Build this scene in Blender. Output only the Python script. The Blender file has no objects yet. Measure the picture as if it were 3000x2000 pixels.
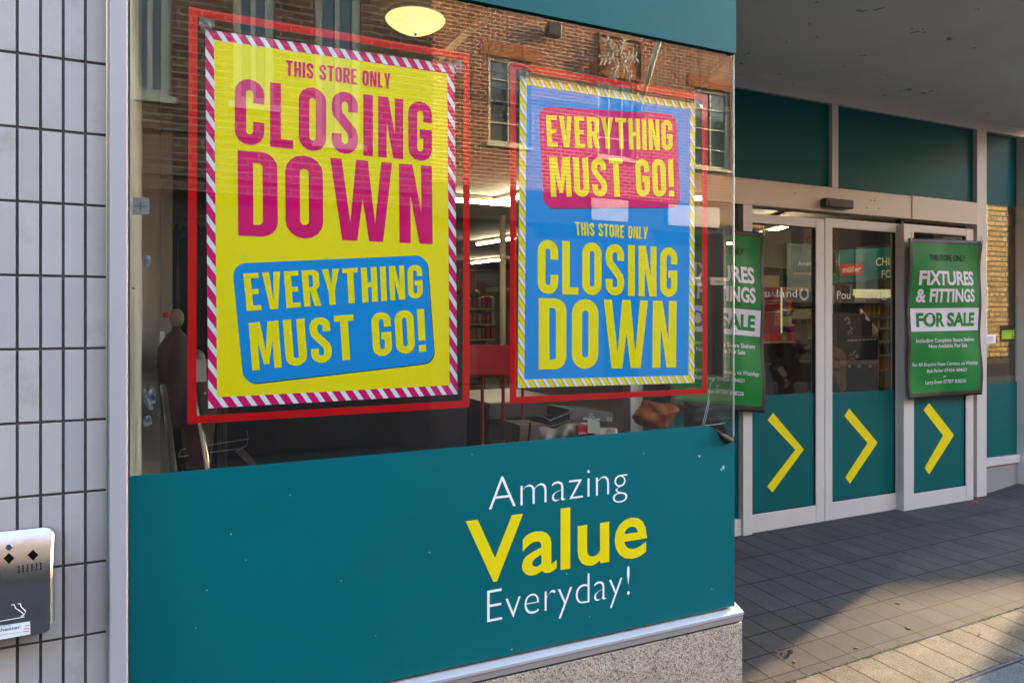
import bpy, math, random
from mathutils import Vector, Matrix
random.seed(7)
SC = bpy.context.scene
R_ = math.radians
# ------------------------------------------------------------------ camera
F = 2150.0                      # focal length in photo pixels (3000 wide)
TH = R_(64.5)                   # angle between the view axis and the shop front
CT, ST = math.cos(TH), math.sin(TH)
EYE = 1.5
cam_d = bpy.data.cameras.new('camera'); cam = bpy.data.objects.new('camera', cam_d)
SC.collection.objects.link(cam); SC.camera = cam
cam_d.sensor_width = 36; cam_d.lens = 36 * F / 3000; cam_d.shift_y = -65 / 3000
cam_d.clip_start = .05; cam_d.clip_end = 500
cam.location = (0, 0, EYE); cam.rotation_euler = (R_(90), 0, R_(64.5 - 90))
# ------------------------------------------------------------------ light
AZ, EL = R_(17.3), R_(15)
S = Vector((math.cos(EL) * math.cos(AZ), math.cos(EL) * math.sin(AZ), math.sin(EL)))
w = bpy.data.worlds.new('World'); SC.world = w; w.use_nodes = True
nt = w.node_tree; bg = nt.nodes['Background']; sky = nt.nodes.new('ShaderNodeTexSky')
sky.sky_type = 'NISHITA'; sky.sun_disc = False; sky.sun_elevation = EL; sky.sun_rotation = R_(90) - AZ; sky.dust_density = 1.8; sky.ozone_density = .4
nt.links.new(sky.outputs[0], bg.inputs[0]); bg.inputs[1].default_value = .15
sd = bpy.data.lights.new('sun', 'SUN'); sd.energy = 2.6; sd.angle = R_(1.5); sd.color = (1, .72, .42)
so = bpy.data.objects.new('sun', sd); SC.collection.objects.link(so); so.location = (10, 5, 12)
so.rotation_euler = S.to_track_quat('Z', 'Y').to_euler()
SC.view_settings.view_transform = 'Standard'; SC.view_settings.look = 'None'
SC.view_settings.exposure = 3.95; SC.view_settings.gamma = 1
SC.cycles.use_denoising = True; SC.cycles.max_bounces = 10; SC.cycles.transparent_max_bounces = 24
SC.cycles.sample_clamp_indirect = 4; SC.cycles.caustics_reflective = False
YF, YB = 2.10, 3.71             # plane of the shop window, plane of the doors

# ------------------------------------------------------------------ geometry helpers
def ray(px, py):
    t = (px - 1500) / F; v = (935 - py) / F
    return Vector((CT + t * ST, ST - t * CT, v))
def onY(px, py, y):
    r = ray(px, py); k = y / r.y; return Vector((r.x * k, y, EYE + r.z * k))
def onZ(px, py, z):
    r = ray(px, py); k = (z - EYE) / r.z; return Vector((r.x * k, r.y * k, z))
def XX(px, y): return onY(px, 935, y).x
def ZZ(px, py, y): return onY(px, py, y).z
def mir(p, ym=YF): return Vector((p.x, 2 * ym - p.y, p.z))

WLOC = {}
def link(o): SC.collection.objects.link(o)
class MB:
    def __init__(s): s.v = []; s.f = []; s.m = []
    def add(s, vs, fs, mi=0):
        n = len(s.v); s.v += [Vector(p) for p in vs]
        for f in fs: s.f.append([i + n for i in f]); s.m.append(mi)
        return s
    def box(s, x0, x1, y0, y1, z0, z1, mi=0):
        return s.add([(x0,y0,z0),(x1,y0,z0),(x1,y1,z0),(x0,y1,z0),(x0,y0,z1),(x1,y0,z1),(x1,y1,z1),(x0,y1,z1)],
            [(0,1,5,4),(1,2,6,5),(2,3,7,6),(3,0,4,7),(4,5,6,7),(3,2,1,0)], mi)
    def slab(s, loop, off, mi=0):
        """loop of 3-D points extruded by the vector off"""
        n = len(loop); off = Vector(off); a = [Vector(p) for p in loop]
        return s.add(a + [p + off for p in a], [tuple(range(n)), tuple(range(2*n-1, n-1, -1))] +
            [(i, i + n, (i+1) % n + n, (i+1) % n) for i in range(n)], mi)
    def tube(s, pts, r, n=8, mi=0, cap=True):
        pts = [Vector(p) for p in pts]; rs = r if isinstance(r, (list, tuple)) else [r] * len(pts)
        rings = []; ref = Vector((0, 0, 1))
        for i, p in enumerate(pts):
            d = (pts[min(i+1, len(pts)-1)] - pts[max(i-1, 0)]).normalized()
            if abs(d.dot(ref)) > .95: rr = Vector((1, 0, 0))
            else: rr = ref
            a = d.cross(rr).normalized(); b = d.cross(a)
            rings.append([p + (a * math.cos(2*math.pi*k/n) + b * math.sin(2*math.pi*k/n)) * rs[i] for k in range(n)])
        vs = [q for g in rings for q in g]; fs = []
        for i in range(len(pts) - 1):
            for k in range(n): fs.append((i*n+k, i*n+(k+1) % n, (i+1)*n+(k+1) % n, (i+1)*n+k))
        if cap: fs += [tuple(range(n-1, -1, -1)), tuple((len(pts)-1)*n + k for k in range(n))]
        return s.add(vs, fs, mi)
    def lathe(s, c, prof, n=24, axis='z', mi=0):
        vs = []; fs = []; c = Vector(c)
        for (r, h) in prof:
            for k in range(n):
                a = 2*math.pi*k/n
                p = (r*math.cos(a), r*math.sin(a), h) if axis == 'z' else (r*math.cos(a), h, r*math.sin(a))
                vs.append(c + Vector(p))
        for i in range(len(prof)-1):
            for k in range(n): fs.append((i*n+k, i*n+(k+1) % n, (i+1)*n+(k+1) % n, (i+1)*n+k))
        fs += [tuple(range(n-1, -1, -1)), tuple((len(prof)-1)*n+k for k in range(n))]
        return s.add(vs, fs, mi)
    def ball(s, c, rx, ry, rz, n=14, mi=0):
        vs = []; fs = []; c = Vector(c); m = n // 2
        for i in range(1, m):
            a = math.pi*i/m
            for k in range(n):
                b = 2*math.pi*k/n; vs.append(c + Vector((rx*math.sin(a)*math.cos(b), ry*math.sin(a)*math.sin(b), rz*math.cos(a))))
        vs += [c + Vector((0,0,rz)), c - Vector((0,0,rz))]; T = len(vs)-2
        for i in range(m-2):
            for k in range(n): fs.append((i*n+k, (i+1)*n+k, (i+1)*n+(k+1) % n, i*n+(k+1) % n))
        for k in range(n): fs.append((T, k, (k+1) % n)); fs.append((T+1, (m-2)*n+(k+1) % n, (m-2)*n+k))
        return s.add(vs, fs, mi)
    def build(s, name, mats, parent=None, bevel=0, smooth=False, base=None):
        if not isinstance(mats, (list, tuple)): mats = [mats]
        if base is None:
            xs = [p.x for p in s.v]; ys = [p.y for p in s.v]; zs = [p.z for p in s.v]
            base = Vector(((min(xs)+max(xs))/2, (min(ys)+max(ys))/2, min(zs)))
        base = Vector(base)
        me = bpy.data.meshes.new(name); me.from_pydata([p - base for p in s.v], [], s.f)
        for m in mats: me.materials.append(m)
        for p, i in zip(me.polygons, s.m): p.material_index = i; p.use_smooth = smooth
        me.update()
        o = bpy.data.objects.new(name, me); link(o); place(o, base, parent)
        if bevel:
            b = o.modifiers.new('bevel', 'BEVEL'); b.width = bevel; b.segments = 2; b.limit_method = 'ANGLE'; b.angle_limit = R_(40)
        return o
def place(o, base, parent=None):
    base = Vector(base); WLOC[o.name] = base
    if parent is None: o.location = base
    else:
        o.parent = parent; o.location = base - WLOC[parent.name]
def tag(o, label, cat, group=None, kind=None):
    o['label'] = label; o['category'] = cat
    if group: o['group'] = group
    if kind: o['kind'] = kind
    return o
def thing(name, base, label, cat, group=None):
    o = bpy.data.objects.new(name, None); o.empty_display_size = .1; link(o); place(o, base)
    return tag(o, label, cat, group)
def struct(o): o['kind'] = 'structure'; return o
def dup(root, delta, label=None, rot=0):
    def cp(o, par):
        c = o.copy(); link(c)
        if par is not None: c.parent = par
        WLOC[c.name] = WLOC[o.name] + Vector(delta)
        for ch in [x for x in o.children if x is not o]: cp(ch, c)
        return c
    kids = list(root.children); c = root.copy(); link(c); c.location = root.location + Vector(delta)
    if rot: c.rotation_euler.z = rot
    WLOC[c.name] = WLOC[root.name] + Vector(delta)
    for ch in kids: cp(ch, c)
    if label: c['label'] = label
    return c
def quadmap(q):
    """q = BL, BR, TR, TL world points; (u, v) -> point"""
    bl, br, tr, tl = [Vector(p) for p in q]
    return lambda u, v: (bl*(1-u) + br*u)*(1-v) + (tl*(1-u) + tr*u)*v
def pxquad(pts, y): return [onY(a, b, y) for a, b in pts]     # BL, BR, TR, TL
def fill(loops):
    """2-D loops with holes -> verts, faces through a filled curve"""
    cu = bpy.data.curves.new('tmp', 'CURVE'); cu.dimensions = '2D'; cu.fill_mode = 'BOTH'
    for lp in loops:
        sp = cu.splines.new('POLY'); sp.points.add(len(lp)-1)
        for i, p in enumerate(lp): sp.points[i].co = (p[0], p[1], 0, 1)
        sp.use_cyclic_u = True
    o = bpy.data.objects.new('tmp', cu); me = bpy.data.meshes.new_from_object(o)
    vs = [tuple(v.co) for v in me.vertices]; fs = [tuple(p.vertices) for p in me.polygons]
    bpy.data.objects.remove(o); bpy.data.curves.remove(cu); bpy.data.meshes.remove(me)
    return vs, fs
def rawtext(s, bold=0.0, shear=0.0, space=1.0):
    cu = bpy.data.curves.new('tmp', 'FONT'); cu.body = s; cu.size = 1; cu.offset = bold; cu.shear = shear
    cu.resolution_u = 4; cu.space_character = space
    o = bpy.data.objects.new('tmp', cu); me = bpy.data.meshes.new_from_object(o)
    vs = [tuple(v.co) for v in me.vertices]; fs = [tuple(p.vertices) for p in me.polygons]
    bpy.data.objects.remove(o); bpy.data.curves.remove(cu); bpy.data.meshes.remove(me)
    return vs, fs
CAP = max(v[1] for v in rawtext('H')[0])
def text(mb, s, q, bold=0.0, shear=0.0, mi=0, push=(0, 0, 0), space=1.0, flip=False):
    """text fitted to a world quad: v=0 baseline, v=1 cap height, u over its width"""
    vs, fs = rawtext(s, bold, shear, space); x0 = min(v[0] for v in vs); x1 = max(v[0] for v in vs)
    m = quadmap(q); push = Vector(push)
    f = (lambda x: 1 - x) if flip else (lambda x: x)
    mb.add([m(f((v[0]-x0)/(x1-x0)), v[1]/CAP) + push for v in vs], fs, mi)
# --- a condensed poster alphabet (unit cap height)
def arc(cx, cy, r, a0, a1, n=8): return [(cx + r*math.cos(R_(a0+(a1-a0)*i/n)), cy + r*math.sin(R_(a0+(a1-a0)*i/n))) for i in range(n+1)]
def ribbon(path, s, closed=False):
    n = len(path); L = []; Rr = []
    for i in range(n):
        if closed: a, b = path[i-1], path[(i+1) % n]
        else: a, b = path[max(i-1, 0)], path[min(i+1, n-1)]
        p = path[i]
        def unit(u, v):
            d = (v[0]-u[0], v[1]-u[1]); l = math.hypot(*d) or 1; return (d[0]/l, d[1]/l)
        d1 = unit(a, p) if a != p else unit(p, b); d2 = unit(p, b) if b != p else d1
        nx, ny = -(d1[1]+d2[1]), d1[0]+d2[0]; l = math.hypot(nx, ny) or 1; nx /= l; ny /= l
        c = max(.35, nx*(-d1[1]) + ny*d1[0]); k = s/2/c
        L.append((p[0]+nx*k, p[1]+ny*k)); Rr.append((p[0]-nx*k, p[1]-ny*k))
    return [L, Rr] if closed else [L + Rr[::-1]]
def glyph(ch, s=.16, h=.135):
    w = .42
    if ch == ' ': return .2, []
    r = (w-s)/2; a, b = s/2, w-s/2; t = 1-s/2-r; d = s/2+r
    if ch == 'I': return s, [[(0,0),(s,0),(s,1),(0,1)]]
    if ch == 'L': w=.34; return w, [[(0,0),(w,0),(w,h),(s,h),(s,1),(0,1)]]
    if ch == 'T': w=.40; c=w/2; return w, [[(c-s/2,0),(c+s/2,0),(c+s/2,1-h),(w,1-h),(w,1),(0,1),(0,1-h),(c-s/2,1-h)]]
    if ch == 'E': w=.35; return w, [[(0,0),(w,0),(w,h),(s,h),(s,.5-h/2),(w*.9,.5-h/2),(w*.9,.5+h/2),(s,.5+h/2),(s,1-h),(w,1-h),(w,1),(0,1)]]
    if ch == 'H': return w, [[(0,0),(s,0),(s,.5-h/2),(w-s,.5-h/2),(w-s,0),(w,0),(w,1),(w-s,1),(w-s,.5+h/2),(s,.5+h/2),(s,1),(0,1)]]
    if ch == 'N': return w, [[(0,0),(0,1),(s*1.05,1),(w-s*.88,.40),(w-s*.88,1),(w,1),(w,0),(w-s*1.05,0),(s*.88,.60),(s*.88,0)]]
    if ch == 'M': w=.56; e=s*.88; return w, [[(0,0),(0,1),(s*1.3,1),(w/2,.38),(w-s*1.3,1),(w,1),(w,0),(w-e,0),(w-e,.60),(w/2+.05,.1),(w/2-.05,.1),(e,.60),(e,0)]]
    if ch == 'W': w=.74; P=[(0,1),(.18,1),(.31,.22),(.41,1),(.60,1),(.71,.22),(.82,1),(1,1),(.84,0),(.61,0),(.51,.52),(.42,0),(.18,0)]; return w, [[(x*w,y) for x,y in P]]
    if ch == 'V': w=.43; return w, [[(0,1),(s,1),(w/2,.22),(w-s,1),(w,1),(w/2+s/2+.015,0),(w/2-s/2-.015,0)]]
    if ch == 'Y': w=.43; c=w/2; return w, [[(0,1),(s,1),(c,.57),(w-s,1),(w,1),(c+s/2,.38),(c+s/2,0),(c-s/2,0),(c-s/2,.38)]]
    if ch == '!': return s, [[(0,.26),(s,.26),(s,1),(0,1)],[(0,0),(s,0),(s,.16),(0,.16)]]
    if ch == 'O': return w, ribbon(arc(w/2,t,r,0,180)+arc(w/2,d,r,180,360), s, True)
    if ch == 'C': return w, ribbon([(b,.64)]+arc(w/2,t,r,0,180)+arc(w/2,d,r,180,360)+[(b,.36)], s)
    if ch == 'G': return w, ribbon([(b,.66)]+arc(w/2,t,r,0,180)+arc(w/2,d,r,180,360)+[(b,.46),(w/2-.01,.46)], s*.97)
    if ch == 'U': return w, ribbon([(a,1)]+arc(w/2,d,r,180,360)+[(b,1)], s)
    if ch == 'S': return w, ribbon([(b,.68)]+arc(w/2,t,r,0,180)+[(a,.70),(a+.02,.63),(w/2-.03,.535),(w/2+.03,.465),(b-.02,.37),(b,.30)]+arc(w/2,d,r,0,-180)+[(a,.32)], s*.97)
    if ch == 'D': Q=.18; q=.05; return w, [[(0,0)]+arc(w-Q,Q,Q,-90,0)+arc(w-Q,1-Q,Q,0,90)+[(0,1)], [(s,h)]+arc(w-s-q,h+q,q,-90,0)+arc(w-s-q,1-h-q,q,0,90)+[(s,1-h)]]
    if ch == 'R': Q=.15; q=.045; return w, [[(0,0),(s,0),(s,.41),(w*.42,.41),(w-s*.98,0),(w+.01,0),(w*.80,.43)]+arc(w-Q,.45+Q,Q,-60,0)+arc(w-Q,1-Q,Q,0,90)+[(0,1)], [(s,.41+h*.9)]+arc(w-s-q,.41+h*.9+q,q,-90,0)+arc(w-s-q,1-h-q,q,0,90)+[(s,1-h)]]
    return .2, []
def poster_text(mb, s, q, mi=0, gap=.085, push=(0,0,0)):
    x = 0; items = []
    for ch in s:
        gw, loops = glyph(ch)
        for lp in ([loops] if ch not in '!' else [[l] for l in loops]):
            if lp: items.append((x, lp))
        x += gw + gap
    W = x - gap; m = quadmap(q); push = Vector(push)
    for x, lp in items:
        vs, fs = fill(lp); mb.add([m((v[0]+x)/W, v[1]) + push for v in vs], fs, mi)
def rrect(x0, x1, z0, z1, r, n=6):
    return (arc(x1-r, z0+r, r, -90, 0, n) + arc(x1-r, z1-r, r, 0, 90, n) + arc(x0+r, z1-r, r, 90, 180, n) + arc(x0+r, z0+r, r, 180, 270, n))
def clip(poly, x0, x1, y0, y1):
    def cut(p, ins, inter):
        out = []
        for i in range(len(p)):
            a, b = p[i-1], p[i]
            if ins(b):
                if not ins(a): out.append(inter(a, b))
                out.append(b)
            elif ins(a): out.append(inter(a, b))
        return out
    def ix(c): return lambda a, b: (c, a[1]+(b[1]-a[1])*(c-a[0])/(b[0]-a[0]))
    def iy(c): return lambda a, b: (a[0]+(b[0]-a[0])*(c-a[1])/(b[1]-a[1]), c)
    for ins, it in ((lambda p: p[0] >= x0, ix(x0)), (lambda p: p[0] <= x1, ix(x1)), (lambda p: p[1] >= y0, iy(y0)), (lambda p: p[1] <= y1, iy(y1))):
        if poly: poly = cut(poly, ins, it)
    return poly

# ------------------------------------------------------------------ materials
def C(r, g, b): return (((r/255)**2.2), ((g/255)**2.2), ((b/255)**2.2), 1)
def M(name, col, rough=.5, metal=0, var=.08, vscale=6, bump=0, bscale=40, spec=.5, stain=None, coat=0):
    m = bpy.data.materials.new(name); m.use_nodes = True; t = m.node_tree; N = t.nodes; L = t.links
    p = N['Principled BSDF']; p.inputs['Roughness'].default_value = rough; p.inputs['Metallic'].default_value = metal
    p.inputs['Specular IOR Level'].default_value = spec; p.inputs['Coat Weight'].default_value = coat; p.inputs['Coat Roughness'].default_value = .08
    col = tuple(col[:3]) + (1,)
    tc = N.new('ShaderNodeTexCoord'); ge = N.new('ShaderNodeNewGeometry')
    n = N.new('ShaderNodeTexNoise'); n.inputs['Scale'].default_value = vscale; n.inputs['Detail'].default_value = 6
    L.new(ge.outputs['Position'], n.inputs['Vector'])
    mx = N.new('ShaderNodeMix'); mx.data_type = 'RGBA'
    mx.inputs[6].default_value = tuple(c*(1-var) for c in col[:3]) + (1,)
    mx.inputs[7].default_value = tuple(min(1, c*(1+var)) for c in col[:3]) + (1,)
    L.new(n.outputs[0], mx.inputs[0]); out = mx.outputs[2]
    if stain:
        sc_, sz, th, amt = stain
        n2 = N.new('ShaderNodeTexNoise'); n2.inputs['Scale'].default_value = sz; n2.inputs['Detail'].default_value = 8; n2.inputs['Roughness'].default_value = .7
        L.new(ge.outputs['Position'], n2.inputs['Vector'])
        cr = N.new('ShaderNodeValToRGB'); cr.color_ramp.elements[0].position = th; cr.color_ramp.elements[1].position = th+.12
        cr.color_ramp.elements[1].color = (amt, amt, amt, 1); L.new(n2.outputs[0], cr.inputs[0])
        m2 = N.new('ShaderNodeMix'); m2.data_type = 'RGBA'; L.new(cr.outputs[0], m2.inputs[0]); L.new(out, m2.inputs[6]); m2.inputs[7].default_value = tuple(sc_[:3])+(1,)
        out = m2.outputs[2]
    L.new(out, p.inputs['Base Color'])
    if bump:
        n3 = N.new('ShaderNodeTexNoise'); n3.inputs['Scale'].default_value = bscale; n3.inputs['Detail'].default_value = 5
        L.new(ge.outputs['Position'], n3.inputs['Vector'])
        b = N.new('ShaderNodeBump'); b.inputs['Strength'].default_value = bump; b.inputs['Distance'].default_value = .01
        L.new(n3.outputs[0], b.inputs['Height']); L.new(b.outputs[0], p.inputs['Normal'])
    return m
def emis(name, col, st):
    m = bpy.data.materials.new(name); m.use_nodes = True; p = m.node_tree.nodes['Principled BSDF']
    p.inputs['Base Color'].default_value = (.8, .8, .8, 1); p.inputs['Emission Color'].default_value = tuple(col)+(1,); p.inputs['Emission Strength'].default_value = st
    return m
def glassmat(name, ior=1.6, tint=(.95, .97, .96), dirt=.004):
    m = bpy.data.materials.new(name); m.use_nodes = True; t = m.node_tree; N = t.nodes; L = t.links; N.remove(N['Principled BSDF'])
    fr = N.new('ShaderNodeFresnel'); gb = N.new('ShaderNodeNewGeometry'); im = N.new('ShaderNodeMath'); im.operation = 'MULTIPLY_ADD'
    L.new(gb.outputs['Backfacing'], im.inputs[0]); im.inputs[1].default_value = 1/ior - ior; im.inputs[2].default_value = ior; L.new(im.outputs[0], fr.inputs[0])   # same index from either side of the sheet
    tr = N.new('ShaderNodeBsdfTransparent'); tr.inputs[0].default_value = tuple(tint)+(1,)
    gl = N.new('ShaderNodeBsdfGlossy'); gl.inputs['Roughness'].default_value = 0.0
    ge = N.new('ShaderNodeNewGeometry')
    # slight waviness of the pane
    n = N.new('ShaderNodeTexNoise'); n.inputs['Scale'].default_value = 1.6; L.new(ge.outputs['Position'], n.inputs['Vector'])
    b = N.new('ShaderNodeBump'); b.inputs['Strength'].default_value = .03; b.inputs['Distance'].default_value = .01; L.new(n.outputs[0], b.inputs['Height']); L.new(b.outputs[0], gl.inputs['Normal'])
    a = N.new('ShaderNodeMixShader'); L.new(fr.outputs[0], a.inputs[0]); L.new(tr.outputs[0], a.inputs[1]); L.new(gl.outputs[0], a.inputs[2])
    df = N.new('ShaderNodeBsdfDiffuse'); df.inputs[0].default_value = (.8, .8, .78, 1)
    n2 = N.new('ShaderNodeTexNoise'); n2.inputs['Scale'].default_value = 9; n2.inputs['Detail'].default_value = 10; n2.inputs['Roughness'].default_value = .75; L.new(ge.outputs['Position'], n2.inputs['Vector'])
    cr = N.new('ShaderNodeValToRGB'); cr.color_ramp.elements[0].position = .45; cr.color_ramp.elements[0].color = (dirt*.25,)*3+(1,); cr.color_ramp.elements[1].position = .75; cr.color_ramp.elements[1].color = (dirt*1.6,)*3+(1,)
    L.new(n2.outputs[0], cr.inputs[0])
    c = N.new('ShaderNodeMixShader'); L.new(cr.outputs[0], c.inputs[0]); L.new(a.outputs[0], c.inputs[1]); L.new(df.outputs[0], c.inputs[2])
    L.new(c.outputs[0], N['Material Output'].inputs[0]); return m
def brickmat(name, c1, c2, mortar, bw=.225, bh=.075, mw=.01, rough=.9, offset=.5, bump=.6, stain=.5, squash=1.0):
    m = bpy.data.materials.new(name); m.use_nodes = True; t = m.node_tree; N = t.nodes; L = t.links; p = N['Principled BSDF']; p.inputs['Roughness'].default_value = rough; p.inputs['Specular IOR Level'].default_value = .08
    ge = N.new('ShaderNodeNewGeometry'); sp = N.new('ShaderNodeSeparateXYZ'); L.new(ge.outputs['Position'], sp.inputs[0])
    ad = N.new('ShaderNodeMath'); L.new(sp.outputs[0], ad.inputs[0]); L.new(sp.outputs[1], ad.inputs[1])
    cb = N.new('ShaderNodeCombineXYZ'); L.new(ad.outputs[0], cb.inputs[0]); L.new(sp.outputs[2], cb.inputs[1])
    dn = N.new('ShaderNodeTexNoise'); dn.inputs['Scale'].default_value = 9; L.new(ge.outputs['Position'], dn.inputs['Vector'])
    vm = N.new('ShaderNodeVectorMath'); vm.operation = 'MULTIPLY_ADD'; L.new(dn.outputs['Color'], vm.inputs[0]); vm.inputs[1].default_value = (.012, .012, 0); L.new(cb.outputs[0], vm.inputs[2])
    br = N.new('ShaderNodeTexBrick'); br.inputs['Scale'].default_value = 1; br.inputs['Brick Width'].default_value = bw; br.inputs['Row Height'].default_value = bh
    br.inputs['Mortar Size'].default_value = mw; br.inputs['Color1'].default_value = c1; br.inputs['Color2'].default_value = c2; br.inputs['Mortar'].default_value = mortar; br.offset = offset; br.inputs['Mortar Smooth'].default_value = .3
    L.new(vm.outputs[0], br.inputs[0])
    n = N.new('ShaderNodeTexNoise'); n.inputs['Scale'].default_value = 3; n.inputs['Detail'].default_value = 8; L.new(ge.outputs['Position'], n.inputs['Vector'])
    mx = N.new('ShaderNodeMix'); mx.data_type = 'RGBA'; mx.blend_type = 'MULTIPLY'; mx.inputs[0].default_value = stain; L.new(br.outputs[0], mx.inputs[6]); L.new(n.outputs[0], mx.inputs[7]); L.new(mx.outputs[2], p.inputs['Base Color'])
    b = N.new('ShaderNodeBump'); b.inputs['Strength'].default_value = bump; b.inputs['Distance'].default_value = .015; b.invert = True; L.new(br.outputs['Fac'], b.inputs['Height']); L.new(b.outputs[0], p.inputs['Normal'])
    return m
m_tile = M('glazed_tile', (.47,.44,.425), .14, var=.08, vscale=7, stain=((.26,.22,.19), 4.0, .56, .40), bump=.05, bscale=9)
m_grout = M('grout', (.075,.070,.070), .9, bump=.4, bscale=200, var=.3, vscale=60)
m_post = M('powder_coated_post', (.41,.39,.41), .35, stain=((.1,.09,.09), 38, .67, .8), var=.03)
m_trim = M('bright_trim', (.62,.58,.52), .3, .9, var=.1)
m_seal = M('rubber_seal', (.015,.015,.016), .6)
m_teal = M('teal_vinyl', (.0,.118,.135), .32, var=.07, vscale=3, stain=((.015,.085,.10), 7, .62, .3), spec=.35)
m_teal2 = M('teal_vinyl_doors', (.0,.10,.10), .35, var=.05, vscale=2, spec=.35)
m_tealf = M('teal_fascia', (.0,.10,.105), .4, var=.06, vscale=1.5, spec=.2)
m_white = M('white_lettering', (.84,.85,.87), .4, var=.02)
m_yellow = M('yellow_lettering', (.78,.64,.0), .4, var=.03)
m_py = M('poster_yellow', (.92,.82,.0), .5, var=.02, spec=.12)
m_pm = M('poster_magenta', (.72,.0,.15), .5, var=.02, spec=.12)
m_pb = M('poster_blue', (.0,.29,.74), .5, var=.02, spec=.12)
m_pw = M('poster_white', (.82,.87,.9), .4, var=.02)
m_dk = M('dark_outline', (.02,.015,.03), .5)
m_red = M('red_sticker', (.55,.0,.003), .5, var=.03, spec=.12)
m_sill = M('aluminium_sill', (.52,.53,.56), .35, .35, stain=((.2,.17,.14), 20, .62, .5), bump=.03, bscale=60)
m_frame = M('painted_aluminium_frame', (.61,.59,.55), .35, .1, var=.05, stain=((.10,.08,.06), 14, .64, .5))
m_soff = M('soffit_paint', (.86,.80,.70), .6, var=.10, vscale=2, stain=((.12,.11,.10), 28, .70, .7))
m_beam = M('beam_cladding', (.56,.50,.42), .35, .2, var=.05, stain=((.08,.06,.05), 11, .65, .5))
m_glass = glassmat('window_glass', 1.60, (.99,.995,.99))
m_glassr = glassmat('return_glass', 1.5, (.99,.995,.99))
m_glass2 = glassmat('door_glass', 1.8, (.93,.94,.90), .006)
m_steel = M('brushed_steel', (.52,.51,.50), .26, 1, var=.08, vscale=30, bump=.05, bscale=18, stain=((.3,.3,.3), 25, .55, .4))
m_black = M('black_plastic', (.012,.012,.013), .4)
m_green = M('banner_green', (.015,.19,.035), .45, var=.08, vscale=5, spec=.2)
m_bw = M('banner_white', (.62,.60,.66), .4, var=.03)
m_brown = M('banner_hem', (.03,.022,.018), .5)
m_clear = glassmat('clear_plastic', 1.5, (.9,.92,.92), .15)

# ------------------------------------------------------------------ ground
def gz(x, y):
    t = (y - 2.23) / 1.4
    if t <= 0: z = .025 * max(0, x-2.2) * max(0, 1 - abs(t)) + .02 * t * 1.4
    else: z = .082 * min(t, 1) + .025 * max(0, min(x, 5)-2.2) * (1 - min(t, 1))
    if x > 6.0 and y > 2: z += .10 * (x-6.0)
    return z
def sheet(name, x0, x1, y0, y1, nx, ny, dz, mat, zf=gz):
    mb = MB(); vs = []; fs = []
    for j in range(ny+1):
        for i in range(nx+1):
            x = x0+(x1-x0)*i/nx; y = y0+(y1-y0)*j/ny; vs.append((x, y, zf(x, y)+dz))
    for j in range(ny):
        for i in range(nx): fs.append((j*(nx+1)+i, j*(nx+1)+i+1, (j+1)*(nx+1)+i+1, (j+1)*(nx+1)+i))
    mb.add(vs, fs); return mb.build(name, mat, base=(0, 0, 0), smooth=True)
def pavemat(name, c1, c2, mortar, bw, bh, mw, ox, oy, rib=0, rough=.6, offs=0.0, bump=.4, speck=.25):
    m = bpy.data.materials.new(name); m.use_nodes = True; t = m.node_tree; N = t.nodes; L = t.links; p = N['Principled BSDF']; p.inputs['Roughness'].default_value = rough; p.inputs['Specular IOR Level'].default_value = .12
    ge = N.new('ShaderNodeNewGeometry'); mp = N.new('ShaderNodeVectorMath'); mp.operation = 'SUBTRACT'; L.new(ge.outputs['Position'], mp.inputs[0]); mp.inputs[1].default_value = (ox, oy, 0)
    br = N.new('ShaderNodeTexBrick'); br.inputs['Scale'].default_value = 1; br.offset = offs; br.inputs['Brick Width'].default_value = bw; br.inputs['Row Height'].default_value = bh; br.inputs['Mortar Size'].default_value = mw; br.inputs['Mortar Smooth'].default_value = .2
    br.inputs['Color1'].default_value = c1; br.inputs['Color2'].default_value = c2; br.inputs['Mortar'].default_value = mortar; L.new(mp.outputs[0], br.inputs[0])
    n = N.new('ShaderNodeTexNoise'); n.inputs['Scale'].default_value = 5; n.inputs['Detail'].default_value = 10; n.inputs['Roughness'].default_value = .7; L.new(ge.outputs['Position'], n.inputs['Vector'])
    mx = N.new('ShaderNodeMix'); mx.data_type = 'RGBA'; mx.blend_type = 'OVERLAY'; mx.inputs[0].default_value = speck*1.6; L.new(br.outputs[0], mx.inputs[6]); L.new(n.outputs[0], mx.inputs[7])
    n2 = N.new('ShaderNodeTexNoise'); n2.inputs['Scale'].default_value = 160; n2.inputs['Detail'].default_value = 4; L.new(ge.outputs['Position'], n2.inputs['Vector'])
    m3 = N.new('ShaderNodeMix'); m3.data_type = 'RGBA'; m3.blend_type = 'OVERLAY'; m3.inputs[0].default_value = speck*2; L.new(mx.outputs[2], m3.inputs[6]); L.new(n2.outputs[0], m3.inputs[7])
    L.new(m3.outputs[2], p.inputs['Base Color'])
    h = N.new('ShaderNodeMath'); h.operation = 'MULTIPLY_ADD'; L.new(br.outputs['Fac'], h.inputs[0]); h.inputs[1].default_value = -1.5
    if rib:
        wv = N.new('ShaderNodeTexWave'); wv.bands_direction = 'Y'; wv.inputs['Scale'].default_value = rib; L.new(mp.outputs[0], wv.inputs[0]); L.new(wv.outputs[1], h.inputs[2])
    else: L.new(n2.outputs[0], h.inputs[2])
    b = N.new('ShaderNodeBump'); b.inputs['Strength'].default_value = bump; b.inputs['Distance'].default_value = .004; L.new(h.outputs[0], b.inputs['Height']); L.new(b.outputs[0], p.inputs['Normal'])
    return m
m_street = pavemat('granite_paving', (.10,.105,.11,1), (.08,.082,.085,1), (.03,.028,.025,1), .6, .45, .006, 2.75, 1.93, rough=.75, offs=.5, speck=.55, bump=.5)
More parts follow.
